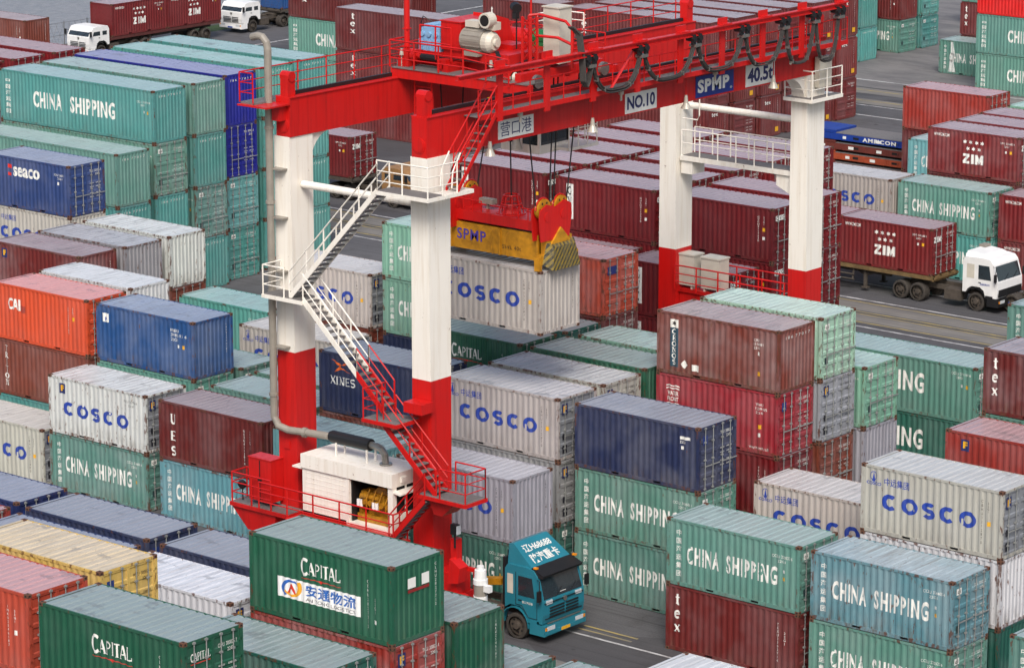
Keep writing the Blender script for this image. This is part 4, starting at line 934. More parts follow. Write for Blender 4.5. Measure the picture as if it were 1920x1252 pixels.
# tie pipes and high cross walk between the legs
k = K().cyl((-87.7, 92.95, 16.65), (-81.6, 92.95, 16.65), .15, n=14); k.build('tie_pipe', m_cream, crane)
k = K().cyl((-87.7, 117.3, 16.5), (-81.6, 117.3, 16.5), .15, n=14); k.build('tie_pipe', m_cream, crane)
k = K(); k.box(-87.6, -81.6, 116.9, 117.95, 14.1, 14.3); k.box(-87.6, -87.0, 117.0, 117.9, 13.5, 14.1); k.hexa([(-82.5, 117, 13.6), (-81.6, 117, 13.2), (-81.6, 117.9, 13.2), (-82.5, 117.9, 13.6)], [(-82.5, 117, 14.1), (-81.6, 117, 14.1), (-81.6, 117.9, 14.1), (-82.5, 117.9, 14.1)])
cw = k.build('cross_walk', m_cream, crane)
K().box(-87.5, -81.7, 117.0, 117.85, 14.3, 14.33).build('walk_grating', m_grate, cw)
for yy in (116.95, 117.9): K().rail([(-87.55, yy, 14.3), (-81.7, yy, 14.3)], 1.15, .03, 1.0, 2).build('handrail', m_cream, cw)
k = K(); k.tube([(-87.4, 116.8, 16.0), (-86.6, 116.8, 16.0), (-86.5, 116.8, 16.2), (-86.5, 116.8, 17.2), (-86.6, 116.8, 17.4), (-87.4, 116.8, 17.4)], .03, 6); k.build('ladder_hoop', m_cream, crane)
# platform on top of the far front leg
k = K().box(-81.8, -80.3, 116.4, 118.7, 17.45, 17.6); k.box(-81.5, -80.8, 116.76, 118.0, 17.0, 17.45)
tp = k.build('leg_top_platform', m_cream, crane)
K().box(-81.75, -80.35, 116.45, 116.72, 17.6, 17.62).box(-80.7, -80.35, 116.72, 118.65, 17.6, 17.62).build('platform_grating', m_grate, tp)
K().rail([(-81.75, 117.4, 17.6), (-81.75, 116.45, 17.6), (-80.35, 116.45, 17.6), (-80.35, 118.65, 17.6)], 1.2, .03, 1.0, 3).build('handrail', m_cream, tp)
k = K().box(-80.75, -80.5, 117.2, 118.1, 18.0, 19.3); k.build('electric_cabinet', m_pale, tp)
# sill beams, bogies and wheels
def wheel_set(x, y, parent):
    tw = K().cyl((x, y-.3, .72), (x, y+.3, .72), .72, n=22); tw = tw.build('wheel', m_rubber, parent)
    K().cyl((x, y-.32, .72), (x, y+.32, .72), .36, n=16).build('rim', m_red, tw)
for y0 in (92.3, 116.75):
    b = K(); b.box(-89.6, -79.6, y0+.05, y0+.95, 1.95, 2.75); b.box(-89.6, -88.2, y0-.05, y0+1.05, 1.5, 1.95); b.box(-80.9, -79.5, y0-.05, y0+1.05, 1.5, 1.95)
    sb = b.build('sill_beam', m_red, crane)
    for x in (-90.2, -87.6, -81.6, -78.9):
        wheel_set(x, y0+.5, sb)
    for x0, x1 in ((-90.7, -87.1), (-82.1, -78.4)):
        b = K().box(x0+.7, x1-.7, y0+.12, y0+.88, .9, 1.5); b.box(x0, x1, y0-.02, y0+.12, .75, 1.05); b.box(x0, x1, y0+.88, y0+1.02, .75, 1.05); b.build('bogie_frame', m_red, sb)
# drive unit beside the truck
b = K(); b.box(-79.5, -79.2, 92.0, 92.3, .9, 4.3); b.cyl((-79.0, 91.7, 1.6), (-79.0, 91.7, 2.2), .5, n=16); b.box(-79.2, -78.0, 92.2, 92.32, 3.1, 3.25); b.box(-78.3, -78.1, 91.9, 92.1, 1.0, 3.2); b.box(-79.5, -78.0, 91.6, 91.75, 1.2, 1.35)
b.hexa([(-79.4, 91.7, 2.6), (-78.9, 91.7, 2.7), (-78.9, 92.2, 2.7), (-79.4, 92.2, 2.6)], [(-79.3, 91.7, 3.6), (-78.8, 91.7, 3.3), (-78.8, 92.2, 3.3), (-79.3, 92.2, 3.6)])
du = b.build('drive_unit', m_red, crane)
b = K(); b.cyl((-77.95, 91.9, 2.1), (-77.95, 91.9, 2.4), .27, n=14); b.cyl((-77.95, 91.9, 2.4), (-77.95, 91.9, 2.85), .25, n=14, mi=1); b.cyl((-77.95, 91.9, 2.85), (-77.95, 91.9, 3.05), .28, n=14); b.cyl((-77.95, 91.9, 3.05), (-77.95, 91.9, 3.4), .24, .22, n=14); b.cyl((-77.95, 91.9, 3.4), (-77.95, 91.9, 3.55), .14, n=10); b.box(-77.75, -77.45, 91.8, 92.0, 2.6, 2.85)
b.build('drive_motor', [m_white, m_greyp], du)
b = K(); b.box(-79.3, -79.0, 91.75, 91.95, 4.55, 4.95); b.quad((-78.97, 91.72, 4.58), (-78.97, 91.98, 4.58), (-78.97, 91.98, 4.92), (-78.97, 91.72, 4.92), mi=1); b.bar((-79.2, 91.9, 4.0), (-79.2, 91.9, 4.6), .04)
b.build('flood_lamp', [m_black, m_lens], crane)
# generator house
b = K(); X0, X1, Y0, Y1, Z0, Z1 = -86.85, -82.15, 91.75, 93.55, 3.95, 6.35
b.box(X0, X1, Y0, Y1, Z0, Z0+.12); b.box(X0-.02, X1+.02, Y0-.08, Y1, Z1-.55, Z1)
b.box(X0, X0+.12, Y0, Y1, Z0, Z1-.5); b.box(X0, X1, Y1-.08, Y1, Z0, Z1-.5)
b.box(X0+.12, X0+2.3, Y0+.0, Y0+.08, Z0, Z1-.5); b.box(X0+2.3, X0+2.46, Y0-.03, Y0+.1, Z0, Z1-.5); b.box(X1-.25, X1, Y0-.02, Y0+.2, Z0, Z1-.5)
b.box(X1-.08, X1, Y0+.2, Y1, Z0, Z0+.75); b.box(X1-.08, X1, Y1-.3, Y1, Z0+.75, Z1-.5); b.box(X1-.08, X1, Y0+.72, Y0+.78, Z0+.75, Z1-.5)
b.box(X0-.5, X0, Y0-.05, Y1-.4, Z1-.62, Z1-.56); b.hexa([(X1, Y0, Z1-.75), (X1+.35, Y0, Z1-.8), (X1+.35, Y1, Z1-.8), (X1, Y1, Z1-.75)], [(X1, Y0, Z1-.68), (X1+.35, Y0, Z1-.74), (X1+.35, Y1, Z1-.74), (X1, Y1, Z1-.68)])
for i in range(9): b.box(X0+.14, X0+2.28, Y0-.012, Y0, Z0+.15+.19*i, Z0+.155+.19*i)
b.box(X1, X1+.1, Y0+.4, Y0+.7, Z1-.4, Z1-.2)
gh = b.build('generator_house', m_cream, crane)
K().box(X1-.07, X1-.05, Y0+.2, Y1-.3, Z0+.75, Z1-.5).build('louvre', m_hole, gh)
b = K(); b.box(X0+2.55, X1-.3, Y0+.35, Y0+1.2, Z0+.12, Z0+.42); b.box(X0+2.95, X1-.55, Y0+.55, Y0+1.1, Z0+.42, Z0+1.0); b.box(X0+2.7, X0+3.9, Y0+.4, Y0+.95, Z0+1.0, Z0+1.32); b.cyl((X0+2.75, Y0+.35, Z0+1.15), (X0+3.7, Y0+.35, Z0+1.15), .1, n=10); b.box(X0+2.6, X0+2.75, Y0+.4, Y0+.6, Z0+.42, Z0+1.1); b.hexa([(X0+3.2, Y0+.5, Z0+1.3), (X1-.7, Y0+.5, Z0+1.3), (X1-.7, Y0+1, Z0+1.3), (X0+3.2, Y0+1, Z0+1.3)], [(X0+3.4, Y0+.6, Z0+1.52), (X1-.9, Y0+.6, Z0+1.52), (X1-.9, Y0+.9, Z0+1.52), (X0+3.4, Y0+.9, Z0+1.52)])
for i in range(4): b.tube([(X0+3.1+.33*i, Y0+.26, Z0+.7), (X0+3.15+.33*i, Y0+.2, Z0+1.1), (X0+3.25+.33*i, Y0+.3, Z0+1.5)], .035, 6)
for i in range(5): b.cyl((X0+3.0+.3*i, Y0+.2, Z0+.95), (X0+3.0+.3*i, Y0+.35, Z0+.95), .11, n=10)
en = b.build('diesel_engine', m_engine, gh)
MB(CB).box(X0+2.48, X1-.26, Y1-.12, Y1-.085, Z0+.13, Z1-.56).box(X0+2.48, X0+2.51, Y0+.12, Y1-.12, Z0+.13, Z1-.56).build('black_lining', m_black, gh)  # black inner walls added to make the engine bay dark
b = K()
for x in (2.72, 2.86, 3.5, 3.66): b.cyl((X0+x, Y0+.22, Z0+.75), (X0+x, Y0+.22, Z0+1.02), .07, n=10)
b.build('oil_filter', m_white, en)
K().box(X0+2.9, X1-.4, Y0+1.2, Y0+1.5, Z0+.2, Z0+1.6).build('radiator', m_black, gh)
b = K()
for x in (-85.6, -84.0): b.box(x-.03, x+.03, 92.3, 92.36, Z1, Z1+.5); b.box(x-.03, x+.03, 92.8, 92.86, Z1, Z1+.5)
b.cyl((-86.0, 92.58, 7.0), (-84.0, 92.58, 7.0), .24, n=16, mi=1)
b.cyl((-86.1, 92.58, 7.0), (-86.0, 92.58, 7.0), .2, n=16, mi=1)
b.build('silencer', [m_cream, m_black], crane)
P = [(-84.0, 92.58, 7.0), (-83.7, 92.58, 7.0), (-83.45, 92.58, 6.92), (-83.3, 92.58, 6.75), (-83.25, 92.58, 6.36)]
ex = K().tube(P, .14, 10).cyl((-83.25, 92.58, 6.35), (-83.25, 92.58, 6.42), .25, n=14).build('exhaust_elbow', m_steel, crane)
P = [(-86.1, 92.5, 7.0), (-87.3, 92.3, 7.0), (-87.9, 92.1, 7.02), (-88.3, 91.98, 7.15), (-88.5, 91.95, 7.5), (-88.5, 91.95, 8.5), (-88.5, 91.95, 15), (-88.5, 91.95, 21.9), (-88.55, 91.95, 22.15), (-88.75, 91.95, 22.35), (-89.0, 91.95, 22.38), (-89.3, 91.95, 22.3)]
b = K().tube(P, .15, 12)
for z in (8.4, 12.5, 16.0, 18.9): b.cyl((-88.5, 91.95, z-.06), (-88.5, 91.95, z+.06), .185, n=12)
for z in (10.3, 13.3, 15.4, 17.3): b.box(-88.5, -87.9, 91.95, 92.3, z-.03, z+.03); 
b.cyl((-87.3, 92.3, 6.99), (-87.15, 92.34, 6.99), .2, n=12)
b.build('exhaust_pipe', m_greyp, crane)
# service walk in front of the house, hand rails, red cabinet platform
b = K(); b.box(-86.9, -81.3, 90.85, 91.75, 3.86, 3.95); b.box(-86.9, -81.3, 90.8, 90.86, 3.7, 3.95); sw = b.build('service_walk', m_red, crane)
K().rail([(-88.4, 90.9, 3.95), (-86.9, 90.9, 3.95), (-81.4, 90.9, 3.95), (-81.4, 91.7, 3.95)], 1.15, .035, 1.3, 3).build('handrail', m_red, sw)
b = K(); b.box(-90.4, -87.2, 91.3, 92.3, 3.7, 3.85); b.hexa([(-89.6, 91.5, 2.8), (-88.2, 91.5, 2.8), (-88.2, 92.3, 2.8), (-89.6, 92.3, 2.8)], [(-90.4, 91.4, 3.7), (-88.0, 91.4, 3.7), (-88.0, 92.3, 3.7), (-90.4, 92.3, 3.7)])
cp = b.build('cabinet_platform', m_red, crane)
K().box(-90.3, -87.3, 91.36, 92.28, 3.85, 3.87).build('platform_grating', m_grate, cp)
K().rail([(-89.6, 92.2, 3.87), (-90.3, 92.2, 3.87), (-90.3, 91.36, 3.87), (-88.2, 91.36, 3.87)], 1.2, .035, 1.2, 3).build('handrail', m_red, cp)
b = K().box(-89.6, -88.4, 91.6, 92.28, 4.05, 5.75); b.box(-89.02, -88.98, 91.58, 91.6, 4.1, 5.7, 1); b.box(-89.1, -88.9, 91.57, 91.6, 4.8, 5.0, 1); b.box(-89.62, -88.38, 91.57, 92.3, 5.75, 5.79)
b.build('red_cabinet', [m_red, m_black], cp)
b = K().cyl((-90.05, 91.6, 4.5), (-90.05, 91.75, 4.55), .18, n=10); b.bar((-90.05, 91.7, 3.9), (-90.05, 91.7, 4.4), .03); b.build('flood_lamp', m_black, cp)
# stairs
def stair(p0, p1, ya, yb, mat, n, rails=True, treadm=None, redfrom=None):
    """a straight flight in the xz plane from p0 (x, z) down to p1, between ya and yb"""
    (xa, za), (xb, zb) = p0, p1
    def seg(u): return xa+(xb-xa)*u, za+(zb-za)*u
    def strg(u0, u1, m, parent):
        b = K(); a0, a1 = seg(u0), seg(u1)
        for y in (ya, yb): b.hexa([(a0[0], y-.025, a0[1]-.16), (a0[0], y+.025, a0[1]-.16), (a1[0], y+.025, a1[1]-.16), (a1[0], y-.025, a1[1]-.16)], [(a0[0], y-.025, a0[1]+.12), (a0[0], y+.025, a0[1]+.12), (a1[0], y+.025, a1[1]+.12), (a1[0], y-.025, a1[1]+.12)])
        return b.build('stair_flight', m, parent) if parent is crane else b.build('stringer', m, parent)
    def rl(u0, u1, m, parent):
        a0, a1 = seg(u0), seg(u1)
        for y in (ya, yb): K().rail([(a0[0], y, a0[1]), (a1[0], y, a1[1])], 1.0, .03, 1.4, 2).build('handrail', m, parent)
    u = redfrom or 1.0
    f = strg(0, u, mat, crane)
    if rails: rl(0, u, mat, f)
    if redfrom: strg(u, 1, m_red, f); rl(u, 1, m_red, f)
    b = K()
    for i in range(n):
        x, z = seg((i+.5)/n); b.box(x-.13, x+.13, ya+.03, yb-.03, z-.02, z+.02)
    b.build('stair_treads', treadm or m_grate, f)
    return f
stair((-82.45, 17.3), (-87.0, 12.6), 91.35, 92.05, m_cream, 22)
stair((-86.3, 12.6), (-82.3, 8.95), 91.35, 92.05, m_cream, 18, redfrom=.68)
stair((-82.1, 8.45), (-79.5, 6.15), 91.2, 91.9, m_red, 11)
stair((-79.9, 5.95), (-81.7, 4.0), 91.0, 91.6, m_red, 10)
def platform(x0, x1, y0, y1, z, m, rails, h=1.15):
    p = K().box(x0, x1, y0, y1, z-.14, z).build('platform', m, crane)
    K().box(x0+.05, x1-.05, y0+.05, y1-.05, z, z+.02).build('platform_grating', m_grate, p)
    for r in rails: K().rail(r, h, .03, 1.1, 3).build('handrail', m, p)
platform(-82.5, -79.9, 91.3, 92.28, 17.3, m_cream, [[(-82.45, 91.35, 17.3), (-79.95, 91.35, 17.3), (-79.95, 93.0, 17.3)]])
K().box(-80.55, -79.9, 92.3, 93.9, 17.16, 17.3).build('platform', m_cream, crane)
platform(-88.35, -86.25, 91.2, 92.28, 12.55, m_cream, [[(-87.2, 91.25, 12.55), (-88.3, 91.25, 12.55), (-88.3, 92.25, 12.55)]])
platform(-82.95, -81.2, 90.9, 92.28, 8.6, m_red, [[(-82.2, 90.95, 8.6), (-82.9, 90.95, 8.6), (-82.9, 92.2, 8.6)]])
platform(-80.3, -77.9, 91.0, 92.28, 6.1, m_red, [[(-79.2, 91.05, 6.1), (-77.95, 91.05, 6.1), (-77.95, 92.2, 6.1)], [(-79.4, 92.2, 6.1), (-77.95, 92.2, 6.1)]])
K().hexa([(-79.8, 91.4, 5.3), (-79.4, 91.4, 5.3), (-79.4, 92.3, 5.3), (-79.8, 92.3, 5.3)], [(-79.9, 91.2, 5.96), (-78.6, 91.2, 5.96), (-78.6, 92.3, 5.96), (-79.9, 92.3, 5.96)]).build('platform_bracket', m_red, crane)
K().box(-81.45, -80.55, 91.6, 92.28, 8.95, 9.35).build('junction_box', m_red, crane)
# steep stair from the upper platform to the girder walkway (runs along the girder)
b = K()
for x in (-80.5, -79.95): b.hexa([(x-.02, 93.0, 17.2), (x+.02, 93.0, 17.2), (x+.02, 95.2, 19.75), (x-.02, 95.2, 19.75)], [(x-.02, 93.0, 17.42), (x+.02, 93.0, 17.42), (x+.02, 95.2, 19.97), (x-.02, 95.2, 19.97)])
ss = b.build('stair_flight', m_red, crane)
b = K()
for i in range(10):
    u = (i+.6)/10; b.box(-80.48, -79.97, 93.0+2.2*u-.1, 93.0+2.2*u+.1, 17.3+2.55*u-.015, 17.3+2.55*u+.015)
b.build('stair_treads', m_grate, ss)
for x in (-80.5, -79.95):
    K().tube([(x, 92.7, 17.5), (x, 92.75, 18.1), (x, 93.2, 18.75)], .03, 6).build('handrail', m_cream, ss)
    b = K(); b.tube([(x, 93.2, 18.75), (x, 95.3, 21.0)], .03, 6); b.tube([(x, 93.4, 18.4), (x, 95.3, 20.4)], .022, 6)
    for u in (.2, .55, .9): b.bar((x, 93.0+2.2*u, 17.3+2.55*u), (x, 93.0+2.2*u, 18.5+2.55*u*.93), .022)
    b.build('handrail', m_red, ss)
# electric cabinets and rails between the far legs
b = K().box(-88.0, -81.6, 116.9, 118.0, 8.2, 8.35); ep = b.build('equipment_platform', m_red, crane)
K().rail([(-87.6, 116.6, 8.35), (-81.7, 116.6, 8.35)], 1.1, .035, 1.2, 3).build('handrail', m_red, ep)
K().rail([(-87.6, 118.0, 8.35), (-81.7, 118.0, 8.35)], 1.1, .035, 1.2, 3).build('handrail', m_red, ep)
K().box(-87.6, -81.6, 117.0, 117.9, 7.2, 8.2).build('equipment_beam', m_red, ep)
for x in (-88.0+.15, -86.45):
    b = K().box(x, x+1.0, 117.0, 117.7, 8.5, 9.85); b.box(x-.04, x+1.04, 116.96, 117.74, 9.85, 9.92)
    for q in (.1, .8): b.box(x+q, x+q+.08, 117.05, 117.65, 8.35, 8.5)
    for i in range(6): b.box(x+.08, x+.92, 116.992, 117.0, 8.7+.17*i, 8.72+.17*i)
    b.build('electric_cabinet', m_pale, ep)

# ---------------------------------------------------------------- trolley on the girder rails
TB = (-84.6, 101, 20.24)
def Q(): return MB(TB)
tr = thing('crane_trolley', 'red hoist trolley with motors, hand rails and cabinets riding on the crane girders', 'trolley', TB)
b = Q(); b.box(-88.1, -81.0, 98.5, 98.7, 20.05, 20.45); b.box(-88.1, -81.0, 103.8, 104.0, 20.3, 20.6); b.box(-87.9, -87.6, 98.7, 103.8, 20.42, 20.8); b.box(-81.9, -81.6, 98.7, 103.8, 20.42, 20.8)
b.box(-87.6, -81.9, 99.9, 100.1, 20.3, 20.85); b.box(-87.6, -81.9, 101.9, 102.1, 20.3, 20.85); b.box(-85.6, -85.3, 98.7, 103.8, 20.3, 20.8)
fr = b.build('trolley_frame', m_red, tr)
Q().box(-88.0, -81.1, 98.45, 99.6, 20.45, 20.49).box(-87.6, -81.9, 99.6, 103.8, 20.85, 20.88).build('deck_plate', m_grate, fr)
for x in (-88.08, -81.2):
    for y in (99.2, 103.3):
        wq = Q().cyl((x-.08, y, 20.5), (x+.08, y, 20.5), .27, n=16); wq.build('trolley_wheel', m_steel, tr)
Q().rail([(-88.1, 99.6, 20.49), (-88.1, 98.45, 20.49), (-84.3, 98.45, 20.49), (-82.0, 98.45, 20.3)], 1.05, .035, 1.2, 3).build('handrail', m_red, tr)
Q().rail([(-86.9, 98.9, 20.9), (-85.3, 98.9, 20.9)], 1.3, .035, 1.0, 2).build('handrail', m_red, tr)
Q().rail([(-88.0, 103.9, 20.6), (-82.0, 103.9, 20.6), (-81.6, 103.9, 20.6)], 1.2, .03, 1.2, 3).build('handrail', m_red, tr)
Q().rail([(-83.9, 102.5, 21.9), (-83.9, 103.8, 21.9), (-82.6, 103.8, 21.9)], .6, .03, 1.2, 2).build('handrail', m_cream, tr)
b = Q(); b.box(-87.5, -86.2, 99.4, 101.1, 20.85, 21.1); b.box(-86.2, -82.9, 99.5, 101.0, 20.85, 21.3); b.box(-86.2, -85.6, 99.7, 101.4, 20.9, 21.35)
b.build('machine_base', m_red, fr)
b = Q(); b.box(-87.45, -86.35, 99.45, 100.9, 21.1, 21.55); b.box(-87.35, -86.4, 99.5, 100.85, 21.55, 22.0); b.box(-87.3, -86.8, 99.6, 100.7, 22.0, 22.12); b.box(-86.75, -86.45, 99.6, 100.7, 22.0, 22.08)
for x in (-87.3, -86.95, -86.6): b.box(x, x+.06, 99.38, 99.45, 21.12, 21.5); b.cyl((x+.03, 99.5, 21.75), (x+.03, 99.42, 21.75), .1, n=10)
b.build('gearbox', m_blue, tr)
b = Q(); b.box(-86.25, -85.2, 99.4, 101.3, 21.25, 22.35); b.box(-86.28, -85.17, 99.36, 101.34, 22.35, 22.4); b.hexa([(-86.2, 101.3, 21.3), (-85.2, 101.3, 21.3), (-85.2, 102.6, 21.3), (-86.2, 102.6, 21.3)], [(-86.2, 101.3, 22.5), (-85.2, 101.3, 22.5), (-85.2, 102.3, 22.2), (-86.2, 102.3, 22.2)])
for i in range(5): b.box(-86.1, -85.8, 99.392, 99.4, 21.95+.05*i, 21.965+.05*i)
b.build('brake_cover', m_red, tr)
b = Q(); b.cyl((-85.1, 99.6, 21.75), (-84.05, 99.6, 21.75), .46, n=20); 
for i in range(14):
    a = i*2*PI/14; b.box(-85.0, -84.1, 99.6+.46*math.cos(a)-.012, 99.6+.46*math.cos(a)+.012, 21.75+.46*math.sin(a)-.02, 21.75+.46*math.sin(a)+.02)
b.box(-84.9, -84.2, 99.2, 100.0, 21.15, 21.4); hm = b.build('hoist_motor', m_greyp, tr)
b = Q(); b.cyl((-84.15, 99.6, 21.72), (-83.8, 99.6, 21.72), .43, n=20); b.cyl((-83.8, 99.6, 21.72), (-83.62, 99.6, 21.72), .43, .3, n=20); b.cyl((-83.62, 99.6, 21.72), (-83.5, 99.6, 21.72), .17, n=14); b.box(-85.0, -84.3, 99.4, 99.85, 22.25, 22.5); b.cyl((-84.2, 99.75, 22.6), (-83.9, 99.75, 22.6), .16, n=14)
b.box(-84.0, -83.6, 99.5, 99.9, 22.2, 22.5); b.build('motor_housing', m_pale, hm)
b = Q(); b.cyl((-83.85, 99.2, 22.6), (-83.85, 99.6, 22.6), .30, n=20); b.build('blower', m_pale, hm)
Q().cyl((-83.85, 99.19, 22.6), (-83.85, 99.2, 22.6), .22, n=18).build('blower_intake', m_hole, hm)
b = Q(); b.box(-82.05, -81.25, 100.6, 101.35, 21.0, 23.15); b.box(-82.1, -81.2, 100.55, 101.4, 23.15, 23.2)
b.build('electric_panel', m_pale, tr)
b = Q()                                                                   # lattice mast with cable arm
x0, x1, y0, y1 = -82.35, -81.95, 99.7, 100.1
for x in (x0, x1):
    for y in (y0, y1): b.box(x-.04, x+.04, y-.04, y+.04, 20.6, 22.85)
for i in range(5):
    z = 20.7+.43*i
    for y in (y0, y1): b.bar((x0, y, z), (x1, y, z+.43), .025)
    for x in (x0, x1): b.bar((x, y0, z+.43), (x, y1, z), .025)
b.tube([(x0, y1, 22.85), (-82.0, 100.3, 22.9), (-80.7, 100.3, 22.75), (-80.3, 100.2, 22.5), (-80.3, 100.2, 21.0)], .06, 6); b.tube([(x1, y1, 22.1), (-81.0, 100.2, 22.1), (-80.3, 100.2, 21.9)], .06, 6)
b.build('lattice_mast', m_red, tr)
b = Q().cyl((-87.85, 99.2, 20.5), (-87.85, 99.2, 24.4), .12, n=12); b.box(-88.0, -87.7, 99.05, 99.35, 21.2, 21.26); b.box(-87.98, -87.72, 99.07, 99.33, 21.9, 21.95); b.build('mast', m_red, tr)
b = Q().cyl((-82.5, 100.4, 21.0), (-82.5, 100.4, 24.4), .045, n=8); b.build('lightning_rod', m_red, tr)
b = Q(); b.cyl((-83.0, 100.0, 23.15), (-82.75, 99.85, 23.1), .2, n=12); b.box(-82.95, -82.75, 99.8, 100.0, 22.7, 23.0); b.bar((-82.9, 100.0, 21.5), (-82.9, 100.0, 22.9), .03); b.build('flood_lamp', m_black, tr)
b = Q(); b.cyl((-84.2, 102.7, 21.55), (-83.4, 102.7, 21.55), .32, n=14); b.box(-84.1, -83.5, 102.4, 103.0, 21.2, 21.4); b.cyl((-83.4, 102.7, 21.55), (-83.1, 102.7, 21.55), .2, n=12); b.build('anti_sway_motor', m_green, tr)
b = Q(); b.cyl((-86.8, 103.0, 21.35), (-82.9, 103.0, 21.35), .42, n=18); b.cyl((-83.3, 101.6, 20.9), (-83.3, 101.6, 21.25), .9, n=8); b.build('rope_drum', m_red, tr)
b = Q()
for i in range(5): b.tube([(-83.6+.04*i, 99.55, 21.4), (-83.35+.05*i, 99.4, 21.15), (-83.2+.06*i, 99.5, 20.9)], .02, 5)
b.tube([(-87.3, 99.4, 22.1), (-87.0, 99.2, 22.5), (-86.6, 99.3, 22.3)], .02, 5); b.tube([(-82.3, 100.5, 21.2), (-82.6, 99.4, 20.95), (-84.0, 99.2, 20.95), (-86.5, 99.2, 20.95)], .03, 5)
b.build('power_cable', m_black, tr)
b = Q(); b.box(-84.6, -83.6, 100.6, 101.5, 20.9, 21.5); b.box(-84.4, -83.9, 100.2, 100.5, 20.9, 21.2); b.box(-87.2, -86.6, 101.6, 102.6, 20.9, 21.6); b.cyl((-85.0, 101.9, 21.1), (-84.2, 101.9, 21.1), .3, n=12); b.build('winch_housing', m_red, tr)
for x in (-87.7, -83.1):
    b = Q(); b.cyl((x, 98.7, 20.95), (x, 98.7, 21.2), .09, .05, 10); b.bar((x, 98.7, 20.5), (x, 98.7, 20.95), .02); b.build('signal_lamp', m_lampm, tr)
b = Q(); b.cyl((-82.75, 99.0, 20.6), (-82.15, 99.0, 20.6), .26, n=14); b.cyl((-82.15, 99.0, 20.6), (-82.0, 99.0, 20.6), .2, .1, n=12); b.box(-82.7, -82.2, 98.8, 99.2, 20.3, 20.45); b.build('travel_motor', m_pale, tr)
b = Q(); b.cyl((-87.5, 99.0, 20.95), (-86.3, 99.0, 20.95), .1, n=10); b.cyl((-86.9, 99.0, 20.95), (-86.1, 99.0, 20.95), .14, n=10, mi=1); b.box(-87.9, -87.4, 98.75, 99.25, 20.5, 21.15); b.cyl((-87.35, 99.0, 20.95), (-87.15, 99.0, 20.95), .24, n=12)
b.build('drive_shaft', [m_red, m_black], tr)
for x in (-82.6, -85.9):
    b = Q(); b.box(x, x+.45, 98.75, 99.2, 20.5, 20.95); b.box(x+.1, x+.35, 98.7, 98.75, 20.6, 20.8); b.build('terminal_box', m_red, tr)
b = Q(); b.box(-87.9, -87.0, 99.0, 99.6, 18.5, 20.05); b.box(-87.9, -86.95, 98.98, 99.0, 18.5, 18.6)
b = Q()
for x in (-87.3, -86.4): b.box(x-.04, x+.04, 99.0, 99.08, 18.5, 20.1)
for i in range(4): b.bar((-87.3, 99.04, 18.52+.4*i), (-86.4, 99.04, 18.52+.4*i), .03)
b.build('hanging_ladder', m_red, tr)
# operator cabin under the trolley
b = Q(); cx0, cx1, cy0, cy1, cz0, cz1 = -86.2, -84.2, 103.0, 104.9, 16.75, 18.9
b.box(cx0, cx1, cy0, cy1, cz0, cz0+.35); b.box(cx0, cx1, cy0, cy1, cz1-.25, cz1)
for x in (cx0, cx1-.1):
    for y in (cy0, cy1-.1): b.box(x, x+.1, y, y+.1, cz0+.35, cz1-.25)
b.box(cx0, cx1, cy1-.1, cy1, cz0+.35, cz1-.25); b.box(cx1-1.0, cx1-.9, cy0, cy0+.08, cz0+.35, cz1-.25)
for x in (cx0+.2, cx1-.3): b.box(x, x+.1, cy0+.4, cy0+.5, cz1, 20.4)
b.box(cx1, cx1+.8, cy0+.9, cy1+.9, cz0+.1, cz0+.22); b.box(cx0, cx1, cy1, cy1+.9, cz0+.1, cz0+.22)
cb = b.build('operator_cabin', m_cream, tr)
b = Q(); b.box(cx0+.1, cx1-.1, cy0+.03, cy0+.05, cz0+.35, cz1-.25); b.box(cx1-.05, cx1-.03, cy0+.1, cy1-.1, cz0+.35, cz1-.25); b.build('cabin_window', m_glass, cb)
Q().rail([(cx1+.75, cy0+.95, cz0+.22), (cx1+.75, cy1+.85, cz0+.22), (cx0+.3, cy1+.85, cz0+.22)], 1.1, .025, .7, 3).build('handrail', m_cream, cb)
b = Q().cyl((-84.9, 102.4, 17.0), (-84.9, 102.4, 17.4), .26, .12, n=14); b.cyl((-84.9, 102.4, 17.4), (-84.9, 102.4, 17.75), .13, .08, n=10); b.bar((-84.9, 102.4, 17.7), (-84.9, 102.4, 20.4), .02); b.build('flood_lamp', m_lampm, tr)
b = Q().cyl((-84.85, 102.6, 17.85), (-84.85, 102.6, 18.15), .14, n=12); b.build('warning_beacon', m_red, tr)

# ---------------------------------------------------------------- spreader hanging on its ropes, and the container it holds
HX, HY, HZ0 = -87.55, 99.78, 10.31
SB = (-84.52, 101.0, 12.95)
def P_(): return MB(SB)
sp = thing('hoist_spreader', 'yellow container spreader under a red headblock with sheaves, hanging from the trolley', 'spreader', SB)
b = P_(); b.box(-87.4, -81.95, 100.15, 100.32, 13.2, 14.25); b.box(-87.4, -81.95, 101.65, 101.82, 13.2, 14.25); b.box(-87.4, -81.95, 100.3, 101.7, 13.2, 13.3)
for x in (-87.42, -86.4, -83.9, -81.97):
    b.box(x, x+.08, 100.08, 100.15, 13.2, 14.25)
for x in (-87.55, -81.85):
    b.box(x, x+.3, 99.85, 102.1, 13.12, 13.5); b.box(x+.02, x+.28, 100.2, 101.8, 13.5, 14.1)
for x in (-87.5, -81.7):
    for y in (99.74, 102.0): b.box(x-.1, x+.14, y, y+.2, 12.9, 13.42)
b.prism([(-81.5, 100.4, 13.9), (-81.5, 101.6, 13.9), (-81.5, 101.35, 14.15), (-81.5, 101.0, 14.5), (-81.5, 100.65, 14.15)], (-.05, 0, 0), (.05, 0, 0))
sf = b.build('spreader_frame', m_yel, sp)
